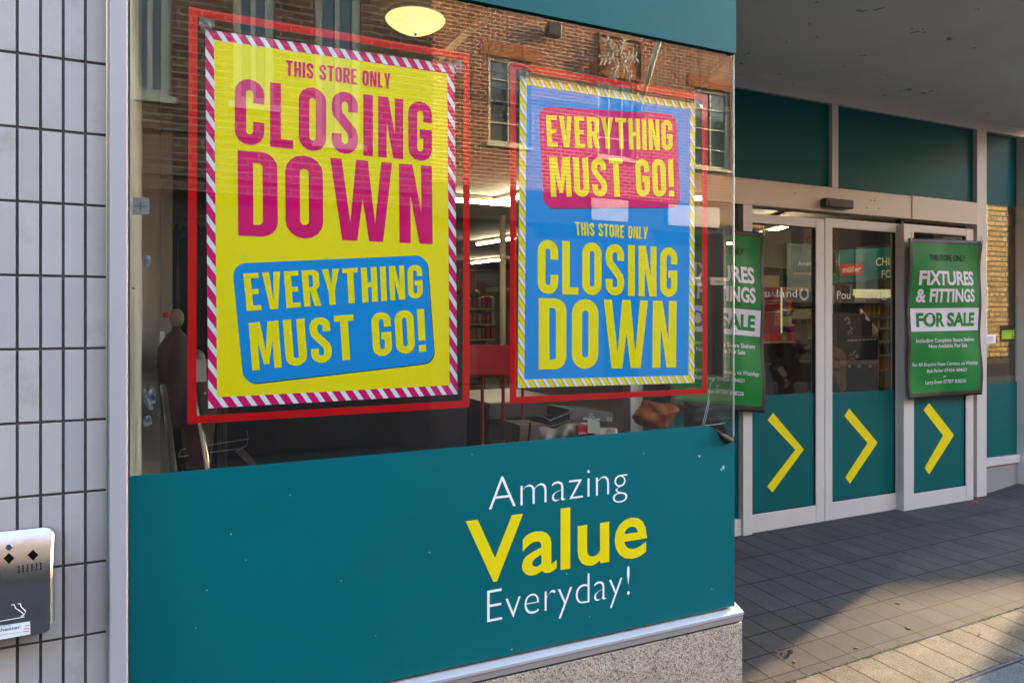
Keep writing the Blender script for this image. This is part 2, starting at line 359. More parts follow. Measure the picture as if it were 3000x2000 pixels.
m_quarry = pavemat('quarry_tile_paving', (.066,.062,.062,1), (.055,.052,.053,1), (.014,.013,.012,1), .152, .304, .004, .0, .01, rough=.75, speck=.3, bump=.35)
m_ribbed = pavemat('ribbed_quarry_tile', (.070,.064,.060,1), (.058,.053,.050,1), (.016,.015,.012,1), .152, .152, .004, .0, .01, rib=45, rough=.8, speck=.25, bump=.5)
m_strip = pavemat('concrete_edge_paving', (.135,.115,.085,1), (.10,.085,.065,1), (.02,.018,.012,1), .152, .34, .005, .07, 1.94, rough=.85, speck=.6, bump=.8)
YS = 2.235      # edge between the street and the entrance tiles
street = sheet('street', -80, 90, -60, 60, 2, 2, -.012, M('asphalt', (.045,.045,.047), .95, var=.2, vscale=30, spec=.03), lambda x, y: -.02)
struct(street)
struct(sheet('pavement', 1.0, 12, .6, YS-.285, 36, 12, .0, m_street))
struct(sheet('paving_strip', 1.6, 9, YS-.29, YS, 30, 3, .004, m_strip))
struct(sheet('entrance_paving_edge', 1.6, 9, YS, YS+.46, 30, 4, .006, m_ribbed))
struct(sheet('entrance_paving', 1.6, 9, YS+.46, 4.0, 74, 16, .005, m_quarry))
# moss in the joint between strip and tiles
mb = MB()
for i in range(800):
    x = 2.3 + 2.1*random.random(); y = YS + random.gauss(0, .004)
    if math.sin(x*9)+math.sin(x*23) < -.2 and random.random() < .75: continue
    z = gz(x, y)+.006; a = random.random()*6.3; l = .002+.004*random.random()
    mb.add([(x-l*math.cos(a), y-l*math.sin(a), z), (x+l*math.cos(a), y+l*math.sin(a), z), (x+.002, y, z+l*.5)], [(0,1,2)])
o = mb.build('moss', M('moss', (.26,.25,.07), .9, var=.4, vscale=50)); o['kind'] = 'stuff'; o['label'] = 'moss and grit growing in the paving joint'; o['category'] = 'moss'

def l1(x): return 2.285 + math.tan(AZ)*(x-2.2)      # edge of the sun shaft left open by the added blockers
def l2(x): return 2.15 + math.tan(AZ)*(x-3.6)
# ------------------------------------------------------------------ tiled wall on the left
YT = 2.09
wall = thing('tiled_wall', (-.7, YT+.15, -.1), 'wall of tall pale lilac glazed tiles with dark grout left of the shop window', 'wall')
xe = XX(311, YT); xs = [XX(p, YT) for p in (250, 185, 118.5, 50)]; st = (xs[0]-xs[3])/3
cols = [xe] + xs + [xs[-1]-st*k for k in range(1, 9)]; g = .0032
mb = MB(); zz = [1.428 + .1768*k for k in range(-9, 13)]
for i in range(len(cols)-1):
    for z in zz:
        x0, x1 = cols[i+1]+g, cols[i]-(g if i else 0); ty = random.uniform(-.0009, .0009); tz = random.uniform(-.0012, .0012)
        mb.add([(x0,YT+ty,z+g),(x1,YT-ty,z+g),(x1,YT-ty+tz,z+.1768-g),(x0,YT+ty+tz,z+.1768-g),
                (x0,YT+.008,z+g),(x1,YT+.008,z+g),(x1,YT+.008,z+.1768-g),(x0,YT+.008,z+.1768-g)], [(0,1,2,3),(1,5,6,2),(4,0,3,7),(3,2,6,7),(4,5,1,0)], random.choice((0,0,1,2,2,3)))
mb.build('tiles', [m_tile, M('glazed_tile_b', (.43,.41,.395), .13, var=.09, vscale=7, bump=.05, bscale=7, stain=((.2,.17,.15), 45, .66, .5)), M('glazed_tile_c', (.49,.465,.44), .16, var=.08, vscale=8, bump=.04, bscale=8, stain=((.28,.24,.21), 6, .55, .4)), M('glazed_tile_d', (.455,.43,.42), .12, var=.09, vscale=6, bump=.06, bscale=6)], wall, bevel=.0012)
MB().box(cols[-1], xe, YT+.0035, YT+.25, -.2, 3.9).build('grout', m_grout, wall)

# ------------------------------------------------------------------ shop front
front = thing('shopfront', (.9, YF, 0), 'teal and aluminium shopfront window bay with terrazzo plinth', 'shopfront')
xl = XX(378, YF); xc = XX(2150, YF); zt = ZZ(2143, 159, YF)
MB().box(XX(311,YT), XX(320,2.075), 2.075, 2.16, -.1, 3.9).build('edge_trim', m_trim, front, bevel=.002)
MB().box(XX(320.5,2.08)+.001, XX(374,2.06), 2.06, 2.18, -.1, 3.9).build('corner_post', m_post, front, bevel=.004)
MB().box(XX(374,2.06)+.0005, XX(379,2.085), 2.085, 2.14, 0, 3.9).build('window_seal', m_seal, front)
# fascia above the glass
mb = MB(); mb.box(xl, xc, YF-.012, YF+.012, zt, 3.9); mb.build('fascia_panel', m_tealf, front)
rd = Vector((2.59-xc, YB-YF, 0)); rl = rd.length; rd.normalize(); rn = Vector((rd.y, -rd.x, 0))    # the splayed return
def ret(s, off=0): return Vector((xc, YF, 0)) + rd*s + rn*off
mb = MB(); a, b = ret(0, -.0), ret(rl); mb.slab([(a.x,a.y+.013,zt),(b.x,b.y,zt),(b.x,b.y,3.06),(a.x,a.y+.013,3.06)], -rn*.02); mb.build('return_fascia', m_tealf, front)
# glass
ZB = ZZ(2150, 1777, YF)
MB().box(xl, xc-.004, YF, YF+.008, ZB, zt).build('window_glass', m_glass, front)
a, b = ret(.006, -.002), ret(rl-.03, -.002)
MB().slab([(a.x,a.y,ZB),(b.x,b.y,ZB),(b.x,b.y,zt),(a.x,a.y,zt)], -rn*.008).build('return_glass', m_glassr, front)
MB().tube([(xc+.001,YF+.004,ZB),(xc+.001,YF+.004,zt)], .0035, 8).build('glass_corner_bead', M('silicone_bead', (.25,.28,.28), .3), front)
a = ret(rl-.02); MB().box(a.x-.03, XX(1878,YB), YB-.02, YB+.06, .06, 3.06).build('return_post', m_frame, front, bevel=.003)
# sill and plinth (front + return)
def profile_run(name, mat, o_out, o_in, z_bot, z_out, z_in, s_in=0):
    x_l = xl-.3 if s_in == 0 else xl-.3
    k = o_out / math.tan((math.pi - math.acos(max(-1, min(1, Vector((1,0,0)).dot(rd)))))/2) if False else 0
    # outer corner = intersection of the two outer lines
    def corner(off):
        # front line y=YF-off ; return line through ret(0, off) direction rd
        p = ret(0, off); t = (YF-off-p.y)/rd.y; return p + rd*t
    co, ci = corner(o_out), corner(o_in); eo, ei = ret(rl, o_out), ret(rl, o_in)
    mb = MB()
    P = [(x_l, YF-o_out), (co.x, co.y), (eo.x, eo.y)]; Q = [(x_l, YF-o_in), (ci.x, ci.y), (ei.x, ei.y)]
    for i in range(2):
        A, B, D, E = P[i], P[i+1], Q[i+1], Q[i]
        mb.add([(*A,z_bot),(*B,z_bot),(*D,z_bot),(*E,z_bot),(*A,z_out),(*B,z_out),(*D,z_in),(*E,z_in)], [(0,1,5,4),(4,5,6,7),(3,2,1,0),(2,3,7,6)]+([(0,4,7,3)] if i == 0 else [(1,2,6,5)]))
    return mb.build(name, mat, front, bevel=.0015)
z_o = ZZ(2186, 1789, YF-.03); z_m = ZZ(2187, 1798, YF-.03); z_b = ZZ(2187, 1815, YF-.03)
profile_run('sill', m_sill, .030, -.03, z_m, z_o, ZB)
profile_run('sill_nosing', M('sill_front', (.33,.30,.29), .45, .2, stain=((.15,.12,.1), 30, .6, .5)), .027, -.02, z_b, z_m-.0005, z_m-.0005)
# terrazzo
def terrazzo():
    m = bpy.data.materials.new('terrazzo'); m.use_nodes = True; t = m.node_tree; N = t.nodes; L = t.links; p = N['Principled BSDF']; p.inputs['Roughness'].default_value = .7
    ge = N.new('ShaderNodeNewGeometry'); v = N.new('ShaderNodeTexVoronoi'); v.inputs['Scale'].default_value = 240; L.new(ge.outputs['Position'], v.inputs['Vector'])
    cr = N.new('ShaderNodeValToRGB'); cr.color_ramp.interpolation = 'CONSTANT'
    els = [(0,(.38,.325,.25,1)), (.3,(.47,.41,.325,1)), (.55,(.25,.21,.165,1)), (.76,(.10,.08,.07,1)), (.86,(.48,.45,.40,1)), (.95,(.26,.18,.12,1))]
    cr.color_ramp.elements[0].color = els[0][1]; cr.color_ramp.elements[1].position = els[1][0]; cr.color_ramp.elements[1].color = els[1][1]
    for pos, c in els[2:]:
        e = cr.color_ramp.elements.new(pos); e.color = c
    sp = N.new('ShaderNodeSeparateColor'); L.new(v.outputs['Color'], sp.inputs[0]); L.new(sp.outputs[0], cr.inputs[0])
    n = N.new('ShaderNodeTexNoise'); n.inputs['Scale'].default_value = 8; L.new(ge.outputs['Position'], n.inputs['Vector'])
    mx = N.new('ShaderNodeMix'); mx.data_type = 'RGBA'; mx.blend_type = 'OVERLAY'; mx.inputs[0].default_value = .35; L.new(cr.outputs[0], mx.inputs[6]); L.new(n.outputs[0], mx.inputs[7]); L.new(mx.outputs[2], p.inputs['Base Color'])
    b = N.new('ShaderNodeBump'); b.inputs['Strength'].default_value = .5; b.inputs['Distance'].default_value = .002; L.new(v.outputs['Distance'], b.inputs['Height']); L.new(b.outputs[0], p.inputs['Normal'])
    return m
profile_run('plinth', terrazzo(), .025, -.05, -.3, z_b-.008, z_b-.008)
profile_run('plinth_joint', m_seal, .019, -.04, z_b-.0075, z_b-.0005, z_b-.0005)
# lower vinyl with a peeled corner
yv = YF-.003
tl = onY(378, 1394.5, yv); tr = onY(2059, 1246, yv)
pk = [onY(1900+a/4.48, 1100+b/4.48, yv) for a, b in ((730,655),(800,668),(850,690),(880,715),(900,742),(920,790),(945,845),(970,885),(985,900),(1010,905),(1060,885),(1108,868))]
zb = ZB+.006
loop = [Vector((tl.x, yv, zb)), Vector((xc+.001, yv, zb)), Vector((xc+.001, yv, pk[-1].z))] + [p for p in reversed(pk)] + [tl]
vin = MB().slab(loop, (0, .0022, 0)).build('lower_vinyl', m_teal, front, base=(tl.x, yv, zb))
# vinyl dark backing seen on the splayed return, behind the glass
zt2 = tr.z
L2 = []
for s, z in ((.0, pk[-1].z+.02), (.03, zt2-.10), (.07, zt2-.055), (.13, zt2-.02), (.2, zt2-.002), (.66, zt2+.01)):
    p = ret(s, .001); L2.append(Vector((p.x, p.y, z)))
p0, p1 = ret(.66, .001), ret(0, .001)
MB().slab(L2 + [Vector((p0.x,p0.y,zb)), Vector((p1.x,p1.y,zb))], rn*.0015).build('return_vinyl', [M('vinyl_back', (.012,.012,.013), .45, bump=.3, bscale=8)], front)
# the flap that has curled off the corner
def fq(a, b, y): return onY(1900+a/4.48, 1100+b/4.48, y)
fl = [(840,683,0),(890,700,-.006),(1000,758,-.016),(1108,825,-.004)]; fb = [(850,694,-.002),(903,748,-.016),(945,848,-.028),(1108,868,-.006)]; fm = [(846,688,-.001),(900,722,-.02),(985,820,-.04),(1110,848,-.012)]
mb = MB(); vs = []
import itertools
rows = []
for A, B_, Cc in zip(fl, fm, fb):
    rows.append([fq(A[0],A[1],yv-.001+A[2]), fq(B_[0],B_[1],yv-.001+B_[2]), fq(Cc[0],Cc[1],yv-.001+Cc[2])])
rows[2][2] = fq(1012, 905, yv-.026)
vs = [p for r in rows for p in r]; fs = []
for i in range(3):
    for j in range(2): fs.append((i*3+j, i*3+j+1, (i+1)*3+j+1, (i+1)*3+j))
mb.add(vs, fs)
o = mb.build('peeled_flap', M('peeled_vinyl_back', (.022,.020,.024), .95, spec=.02, bump=.5, bscale=30), vin, smooth=True)
ss = o.modifiers.new('s', 'SUBSURF'); ss.levels = ss.render_levels = 2; sd_ = o.modifiers.new('t', 'SOLIDIFY'); sd_.thickness = .0006
# slogan
mb = MB(); py_ = -.0006
text(mb, 'Amazing', pxquad([(1432,1494),(1837.6,1441.7),(1837.6,1356),(1432,1397)], yv), bold=-.019, push=(0,py_,0))
text(mb, 'Everyday!', pxquad([(1427,1824),(1844.6,1741),(1844.6,1654.5),(1427,1726.6)], yv), bold=-.019, push=(0,py_,0))
mb.build('slogan_lettering', m_white, vin)
mb = MB(); text(mb, 'Value', pxquad([(1364,1711),(1895,1622),(1895,1459),(1364,1530)], yv), bold=.016, push=(0,py_,0)); mb.build('slogan_word', m_yellow, vin)
# nicks in the vinyl
mb = MB()
for px_, py2, r in [(1258,1617,3),(676,1564,3),(2048,1335,4),(2120,1368,5),(2114,1375,4),(1383,1330,2),(573,1838,2),(1220,1985,2),(1660,1680,2),(2085,1724,2),(1500,1900,3),(1830,1560,2),(606,1728,2),(1728,1806,2),(1886,1327,3),(720,1640,2),(850,1450,2),(1000,1700,2),(1100,1860,2)]:
    pts = [onY(px_+r*random.uniform(.5,1.3)*math.cos(k*1.26), py2+r*random.uniform(.4,1.5)*math.sin(k*1.26), yv-.0004) for k in range(5)]
    mb.add(pts, [(0,1,2,3,4)])
mb.build('vinyl_chips', M('chip', (.35,.5,.52), .5), vin)

random.seed(21); mb = MB()
def smear(cx, cy, rx, ry, n, l):
    for k in range(n):
        a = random.uniform(-1, 1); b = random.uniform(-1, 1); x, y = cx+a*rx, cy+b*ry; t = random.uniform(.6, 2.2); L_ = l*random.uniform(.4, 1)
        dx, dy = L_*math.cos(t)*.5, L_*math.sin(t); w_ = random.uniform(1.2, 4)
        mb.add([onY(x-w_, y, YF-.0012), onY(x+dx, y+dy, YF-.0012), onY(x+w_, y+1, YF-.0012), onY(x-dx*.3, y-dy*.8, YF-.0012)], [(0,1,2,3)])
smear(440, 1160, 16, 12, 34, 22); smear(443, 1185, 6, 14, 10, 12); smear(431, 1230, 12, 10, 22, 20); smear(431, 765, 10, 12, 18, 18); smear(388, 844, 4, 3, 5, 6); smear(600, 1150, 3, 3, 2, 5)
mb.build('tape_residue', M('residue', (.22,.27,.29), .6, var=.2, vscale=80), front)
sq = MB().slab(pxquad([(389,630),(437,628),(437,580),(389,578)], YF-.0012), (0,.0006,0)).build('star_sticker', M('pale_sticker', (.15,.17,.165), .5), front)
cst = onY(412, 604, YF-.0018); mb = MB(); mb.add([cst+Vector((.017*math.cos(R_(a))*(1 if k % 2 == 0 else .22), 0, .017*math.sin(R_(a))*(1 if k % 2 == 0 else .22))) for k, a in enumerate(range(0, 360, 45))], [tuple(range(8))]); mb.build('star', M('star_print', (.06,.08,.085), .5), sq)
# hairline cracks near the glass corner
mb = MB(); [mb.tube([onY(1900+a/4.48, 1100+b/4.48, YF-.001) for a, b in P], .0006, 4) for P in ([(708,645),(750,470),(790,300),(812,100),(870,45)], [(730,650),(762,520),(800,330)], [(745,652),(880,640),(1010,622)])]
mb.build('hairline_crack', M('crack', (.5,.52,.5), .3), front)
# ------------------------------------------------------------------ red borders stuck inside the glass
def ring(name, outer, inner, y, mat, label):
    O = pxquad(outer, y); I = pxquad(inner, y); mb = MB()
    for k in range(4):
        j = (k+1) % 4; mb.slab([O[k], O[j], I[j], I[k]], (0, .0012, 0))
    return tag(mb.build(name, mat), label, 'window sticker', 'red borders stuck on the window glass')
ring('red_window_border', [(549,1241.5),(1376,1192.4),(1376,157.6),(552.7,20)], [(575,1218),(1356,1173),(1358,176),(579,49)], YF+.0095, m_red, 'red sticker border framing the yellow closing down poster')
ring('red_window_border', [(1494,1182.6),(2072,1152),(2072.8,279),(1495,182)], [(1513,1162),(2059,1137.5),(2057,296),(1512,204)], YF+.0095, m_red, 'red sticker border framing the blue closing down poster')

# ------------------------------------------------------------------ posters
YP = YF+.028
def poster(label, corners, inner, cb, cs, ci, edge, blob, cblob, lines, r, ctext_blob, ctext, period, slope, frac, cups):
    Q = pxquad(corners, YP); P = thing('poster', Vector(Q[0]), label, 'poster', 'closing down posters hung in the window')
    mp = quadmap(Q)
    MB().slab(Q, (0, .003, 0)).build('board', cb, P)
    IQ = pxquad(inner, YP); MB().slab([q + Vector((0,-.0004,0)) for q in IQ], (0, .0003, 0)).build('field', ci, P)
    # diagonal stripes clipped to the border: work in metres inside the poster
    W = (Q[1]-Q[0]).length; H = (Q[3]-Q[0]).length
    def inv(p):
        u = (p.x-Q[0].x)/(Q[1].x-Q[0].x); 
        for _ in range(6):
            e = p - mp(u, 0.5); v = (p.z - mp(u, 0).z)/(mp(u, 1).z - mp(u, 0).z); u += (p.x - mp(u, v).x)/(Q[1].x-Q[0].x)
        return u*W, v*H
    i0 = [inv(p) for p in IQ]; bx0 = (i0[0][0]+i0[3][0])/2; bx1 = (i0[1][0]+i0[2][0])/2; bz0 = (i0[0][1]+i0[1][1])/2; bz1 = (i0[2][1]+i0[3][1])/2
    mb = MB(); mb2 = MB(); n = int((H + W*slope)/period)+2
    for k in range(n):
        z0 = k*period
        def band(a, b, target, push):
            poly = [(0, a), (W, a-W*slope), (W, b-W*slope), (0, b)]
            for R in ((0, bx0, 0, H), (bx1, W, 0, H), (bx0, bx1, 0, bz0), (bx0, bx1, bz1, H)):
                c = clip(poly, *R)
                if len(c) >= 3: target.add([mp(p[0]/W, p[1]/H) + Vector((0, push, 0)) for p in c], [tuple(range(len(c)))])
        if edge: band(z0-.0022, z0+period*frac+.0022, mb2, -.0008)
        band(z0, z0+period*frac, mb, -.0012)
    if edge: mb2.build('stripe_outline', m_dk, P)
    mb.build('border_stripes', cs, P)
    BQ = pxquad(blob, YP); bm = quadmap(BQ); bw = (BQ[1]-BQ[0]).length; bh = (BQ[3]-BQ[0]).length
    for nm, mt, off, e in (('panel_shadow', m_dk, -.0007, .003), ('panel', cblob, -.0011, 0)):
        MB().add([bm(x/bw, z/bh) + Vector((e, off, -e)) for x, z in rrect(0, bw, 0, bh, r)], [tuple(range(28))]).build(nm, mt, P)
    mb = MB(); [poster_text(mb, s, pxquad(q, YP), push=(0, -.0016, 0)) for s, q in lines[0]]; mb.build('panel_lettering', ctext_blob, P)
    mb = MB(); [poster_text(mb, s, pxquad(q, YP), push=(0, -.0012, 0)) for s, q in lines[1]]; mb.build('lettering', ctext, P)
    for (a, b) in cups:
        c = onY(a, b, YP)
        h = MB().lathe((c.x, YF+.0095, c.z), [(.019,.0),(.0185,.002),(.013,.006),(.006,.009),(.005,.014),(.0005,.015)], 20, 'y').build('suction_cup', m_clear, P, smooth=True)
        MB().tube([(c.x, YF+.02, c.z), (c.x-.004, YF+.022, c.z-.014), (c.x-.008, YP-.003, c.z-.02)], .001, 6).build('hook', M('hook_wire', (.5,.5,.5), .3, 1), h)
    return P
P1 = poster('yellow poster with magenta border reading closing down, left of the two window posters',
    [(610,1195.5),(1340,1154),(1331,191),(601,87)], [(636,1163),(1317,1128),(1310,216.5),(627,117)], m_pm, m_pw, m_py, False,
    [(714,1126),(1273,1061),(1250,747),(680,772)], m_pb,
    ([('EVERYTHING', [(723,911),(1239,873),(1236,775),(712.5,801)]), ('MUST GO!', [(739,1085),(1248,1028.6),(1241.5,904),(728,945.5)])],
     [('THIS STORE ONLY', [(838,222),(1144,261),(1144,216),(838,177)]), ('CLOSING', [(688,421),(1266,475),(1266,302.6),(688,228)]), ('DOWN', [(698,690),(1267,715),(1265,487),(696,440)])]),
    .036, m_py, m_pm, .0555, 1.5, .40, [(603, 76), (1339, 199)])
P2 = poster('blue poster with yellow striped border reading everything must go, right of the two window posters',
    [(1517,1136),(2034,1121),(2035,303),(1524,222)], [(1536,1111),(2017,1099),(2023,321),(1543,250)], m_py, m_pw, m_pb, True,
    [(1593,610),(1990.6,607),(1980,334),(1577.7,312.5)], m_pm,
    ([('EVERYTHING', [(1603,430),(1970,442),(1968,352.7),(1598.7,338.4)]), ('MUST GO!', [(1614,577),(1974.5,576),(1970.5,468),(1607.6,460)])],
     [('THIS STORE ONLY', [(1687,689),(1896,701),(1898,665.6),(1684,650)]), ('CLOSING', [(1574.6,860),(1984,870.5),(1984,726),(1574.6,701)]), ('DOWN', [(1577.7,1082),(1980,1076),(1981.7,882),(1577.7,873)])]),
    .036, m_py, m_py, .050, 1.4, .38, [(1530, 217), (2037, 309)])

# grey back of a poster stuck on the return glass
a = ret(.07, -.014); b = ret(.30, -.014); zA = ZZ(2121, 1106, a.y); zB2 = ZZ(2121, 668, a.y)
o = MB().slab([(a.x,a.y,zA),(b.x,b.y,zA),(b.x,b.y,zB2),(a.x,a.y,zB2)], -rn*.003).build('poster', M('poster_back_grey', (.10,.095,.105), .6))
tag(o, 'grey back of a poster fixed inside the side glass beside the green banner', 'poster')

# ------------------------------------------------------------------ cigarette bin on the tiles
YA = 2.035
binr = thing('cigarette_bin', onY(60, 1890, YT), 'stainless steel wall mounted cigarette bin on the tiled wall', 'cigarette bin')
x1 = XX(153, YA); x0 = x1-.24; zt_ = ZZ(150, 1555, YA); zb_ = ZZ(153, 1850, YA); nz = 26; mb = MB(); H = zt_-zb_
def bdep(v):       # depth of the face at height v (0 bottom..1 top): leans back towards the top
    if v < .45: return YA
    return YA + H*.27*(v-.45)**2/.55*1.2
def bx(v, k):      # rounded corners top and bottom right
    r = .017; z = v*H
    for zz_, s_ in ((z, 1), (H-z, 1)):
        if zz_ < r: return r - math.sqrt(max(0, r*r-(r-zz_)**2))
    return 0
vs = []; fs = []; N_ = 40; vv = [0, .01, .025, .05, .08] + [.12+.8*i/(N_-10) for i in range(N_-9)] + [.95, .975, .99, 1.0]
for v in vv:
    i_ = bx(v, 0); z = zb_+v*H; y = bdep(v); a_, b_ = x0+i_, x1-i_
    for k, (x, yy) in enumerate([(a_, YT), (a_, y+.004), (a_+.004, y), (b_-.004, y), (b_, y+.004), (b_, YT)]): vs.append((x, yy, z))
for i in range(len(vv)-1):
    for k in range(5): fs.append((i*6+k, i*6+k+1, (i+1)*6+k+1, (i+1)*6+k))
L_ = len(vv)-1; fs += [tuple(range(5, -1, -1)), tuple(L_*6+k for k in range(6))]
MB().add(vs, fs).build('bin_body', m_steel, binr, smooth=True).modifiers.new('e', 'EDGE_SPLIT').split_angle = R_(35)
def bp(px_, py2, d=.0008):
    y = YA
    for _ in range(5):
        p = onY(px_, py2, y); v = (p.z-zb_)/H; y = bdep(max(0, min(1, v))) - d
    return onY(px_, py2, y)
mb = MB()
for cx, cy in ((26, 1634.5), (96.5, 1625)):
    mb.add([bp(cx-16, cy, .001), bp(cx, cy+16, .001), bp(cx+16, cy-1, .001), bp(cx, cy-16, .001)], [(0,1,2,3)])
for i in range(6):
    for j in range(3):
        cx = 55+i*12.9; cy = 1659-i*1.9+j*7.8; mb.add([bp(cx+2.6*math.cos(k*.785), cy+2.8*math.sin(k*.785), .001) for k in range(8)], [tuple(range(8))])
mb.build('stub_holes', M('hole_black', (.004,.004,.004), .95, spec=.02), binr)
c = bp(27, 1600, 0); MB().lathe((c.x, c.y-.006, c.z), [(.0065,.0),(.0072,.002),(.0072,.006)], 6, 'y').build('bolt', m_steel, binr)
mb = MB()
for P in ([(33,1771),(42,1770),(45,1780),(60,1790),(68,1796),(66,1803),(60,1804)], [(52,1768),(59,1767),(62,1777),(72,1786),(75,1790),(70,1800),(66,1804)], [(-60,1830),(0,1819),(71,1806)]):
    mb.tube([bp(a, b, .0009) for a, b in P], .0007, 4)
mb.build('engraved_smoke', M('engraving', (.8,.78,.75), .5), binr)
lab = MB().slab([bp(-120,1895,.001), bp(89,1856,.001), bp(88,1819,.001), bp(-120,1850,.001)], (0,-.0004,0)).build('sponsor_label', m_pw, binr)
mb = MB(); text(mb, 'Dorchester', [bp(-50,1857,.002), bp(62,1839,.002), bp(62,1829,.002), bp(-50,1847,.002)], shear=.2, bold=.005); text(mb, 'sponsored by', [bp(-28,1840,.002), bp(33,1832,.002), bp(33,1828,.002), bp(-28,1836,.002)]); text(mb, 'www.dorchestertowncouncil.com', [bp(-70,1872,.002), bp(62,1851,.002), bp(62,1848,.002), bp(-70,1868,.002)])
mb.build('label_lettering', M('label_ink', (.02,.1,.12), .5), lab)
mb = MB()
for a, b in ((73,1832),(70,1841),(68,1849)): mb.add([bp(a,b+1.5,.002), bp(86,b-1,.002), bp(86,b-3,.002), bp(a,b-.5,.002)], [(0,1,2,3)])
mb.build('label_stripes', m_pm, lab)

# ------------------------------------------------------------------ entrance: screen, transom, beam
scr = thing('entrance_screen', (4.2, YB, .07), 'aluminium entrance screen with teal transom panels over the sliding doors', 'entrance screen')
y0 = YB
def strip(name, pts, mat, y=YB, d=.05, par=scr, bevel=.002, push=0):
    """px polygon on the plane y extruded backwards by d"""
    return MB().slab([onY(a, b, y) + Vector((0, -push, 0)) for a, b in pts], (0, d, 0)).build(name, mat, par, bevel=bevel)
xL = ret(rl).x; xR = XX(3000, YB)+.25
zs = ZZ(2147, 235, YB)                       # soffit height
def zcol(px, py): return ZZ(px, py, YB)
zc_top = zcol(2147, 258); zc_bot = zcol(2300, 537); zbeam = (zcol(2147, 603)+zcol(2850, 656))/2
x_m0, x_m1 = XX(2428, YB), XX(2446, YB); x_p0, x_p1 = XX(2850, YB), XX(2878, YB); x_w1 = XX(2982, YB)
fr_t = .04
MB().box(xL, xR, y0-.03, y0+.05, zc_top, zs+.03).build('top_rail', m_frame, scr, bevel=.002)
MB().box(x_m0, x_m1, y0-.03, y0+.05, zc_bot+.001, zc_top-.001).build('mullion', m_frame, scr, bevel=.002)
MB().box(x_p0, x_p1, y0-.035, y0+.06, -.02, zc_top-.001).build('post', m_frame, scr, bevel=.002)
MB().box(x_w1, x_w1+.09, y0-.055, y0+.06, -.02, zc_top-.001).build('post', m_frame, scr, bevel=.002)
MB().box(xL, x_m0-.001, y0, y0+.01, zc_bot, zc_top).build('transom_panel', m_tealf, scr)
MB().box(x_m1+.001, x_p0-.001, y0, y0+.01, zc_bot, zc_top).build('transom_panel', m_tealf, scr)
MB().box(XX(2660,YB)-.7*0, x_p0-.001, y0-.036, y0-.0305, zbeam, zc_bot).build('beam_joint_plate', m_beam, scr, bevel=.001)
MB().box(xL, x_p0-.001, y0-.03, y0+.09, zbeam, zc_bot-.0005).build('beam', m_beam, scr, bevel=.004)
# scratches / screw holes on the beam
mb = MB()
for a, b in ((2551,587),(2562,588),(2329,567),(2540,609),(2574,611)):
    c = onY(a, b, y0-.0305); mb.lathe((c.x, c.y-.0005, c.z), [(.006,0),(.006,.002)], 8, 'y')
mb.build('screw_holes', m_black, scr)
# right hand window bay (fixed)
wx0, wx1 = x_p1, x_w1; wz1 = zcol(2880, 595); wz_v = zcol(2880, 1125); wz_b = zcol(2880, 1343)
MB().box(wx0, wx1, y0+.012, y0+.018, wz1, zc_top).build('header_panel', m_tealf, scr)
MB().box(wx0, wx1, y0+.012, y0+.018, wz_b, wz1-.001).build('side_window_glass', m_glass2, scr)
MB().box(wx0, wx1, y0+.008, y0+.0115, wz_b, wz_v).build('side_window_vinyl', m_teal2, scr)
MB().box(wx0+.0, wx1, y0-.02, y0+.05, zcol(2880,1366), wz_b-.001).build('side_window_sill', m_frame, scr, bevel=.002)
MB().box(wx0, wx1, y0+.0, y0+.05, -.1, zcol(2880,1366)-.001).build('side_window_riser', M('riser_paint', (.27,.265,.25), .6, stain=((.12,.11,.1), 5, .6, .4)), scr)
# brown frame inside the side window
mb = MB(); q0, q1 = XX(2972, y0+.03), wx1
mb.box(q0, q1, y0+.022, y0+.06, wz_v, wz1); mb.box(wx0, q0-.001, y0+.022, y0+.06, wz_v-.0, wz_v+.05)
mb.build('inner_frame', M('inner_frame', (.12,.10,.08), .5), scr)
mb = MB(); mb.box(wx0, q0-.001, y0+.03, y0+.06, zcol(2900,655), zcol(2900,632+8-16)); mb.build('inner_rail', M('inner_rail', (.07,.055,.045), .5), scr)
# fixed narrow light left of the doors
lx0, lx1 = XX(1878,YB), XX(2166,YB)
MB().box(lx0, lx1, y0+.012, y0+.018, zcol(2150,1520), zbeam-.001).build('side_light_glass', m_glass2, scr)
MB().box(lx0, lx1, y0+.008, y0+.0115, zcol(2150,1520), zcol(2150,1162)).build('side_light_vinyl', m_teal2, scr)
MB().box(lx0-.0, lx1, y0-.02, y0+.05, .02, zcol(2150,1520)-.001).build('bottom_rail', m_frame, scr, bevel=.002)
MB().box(lx1+.001, XX(2193,YB), y0-.035, y0+.05, .02, zbeam-.001).build('door_jamb', m_frame, scr, bevel=.002)
MB().box(XX(2641,YB), XX(2648,YB), y0-.0, y0+.05, .02, zbeam-.001).build('dark_gap', m_black, scr)

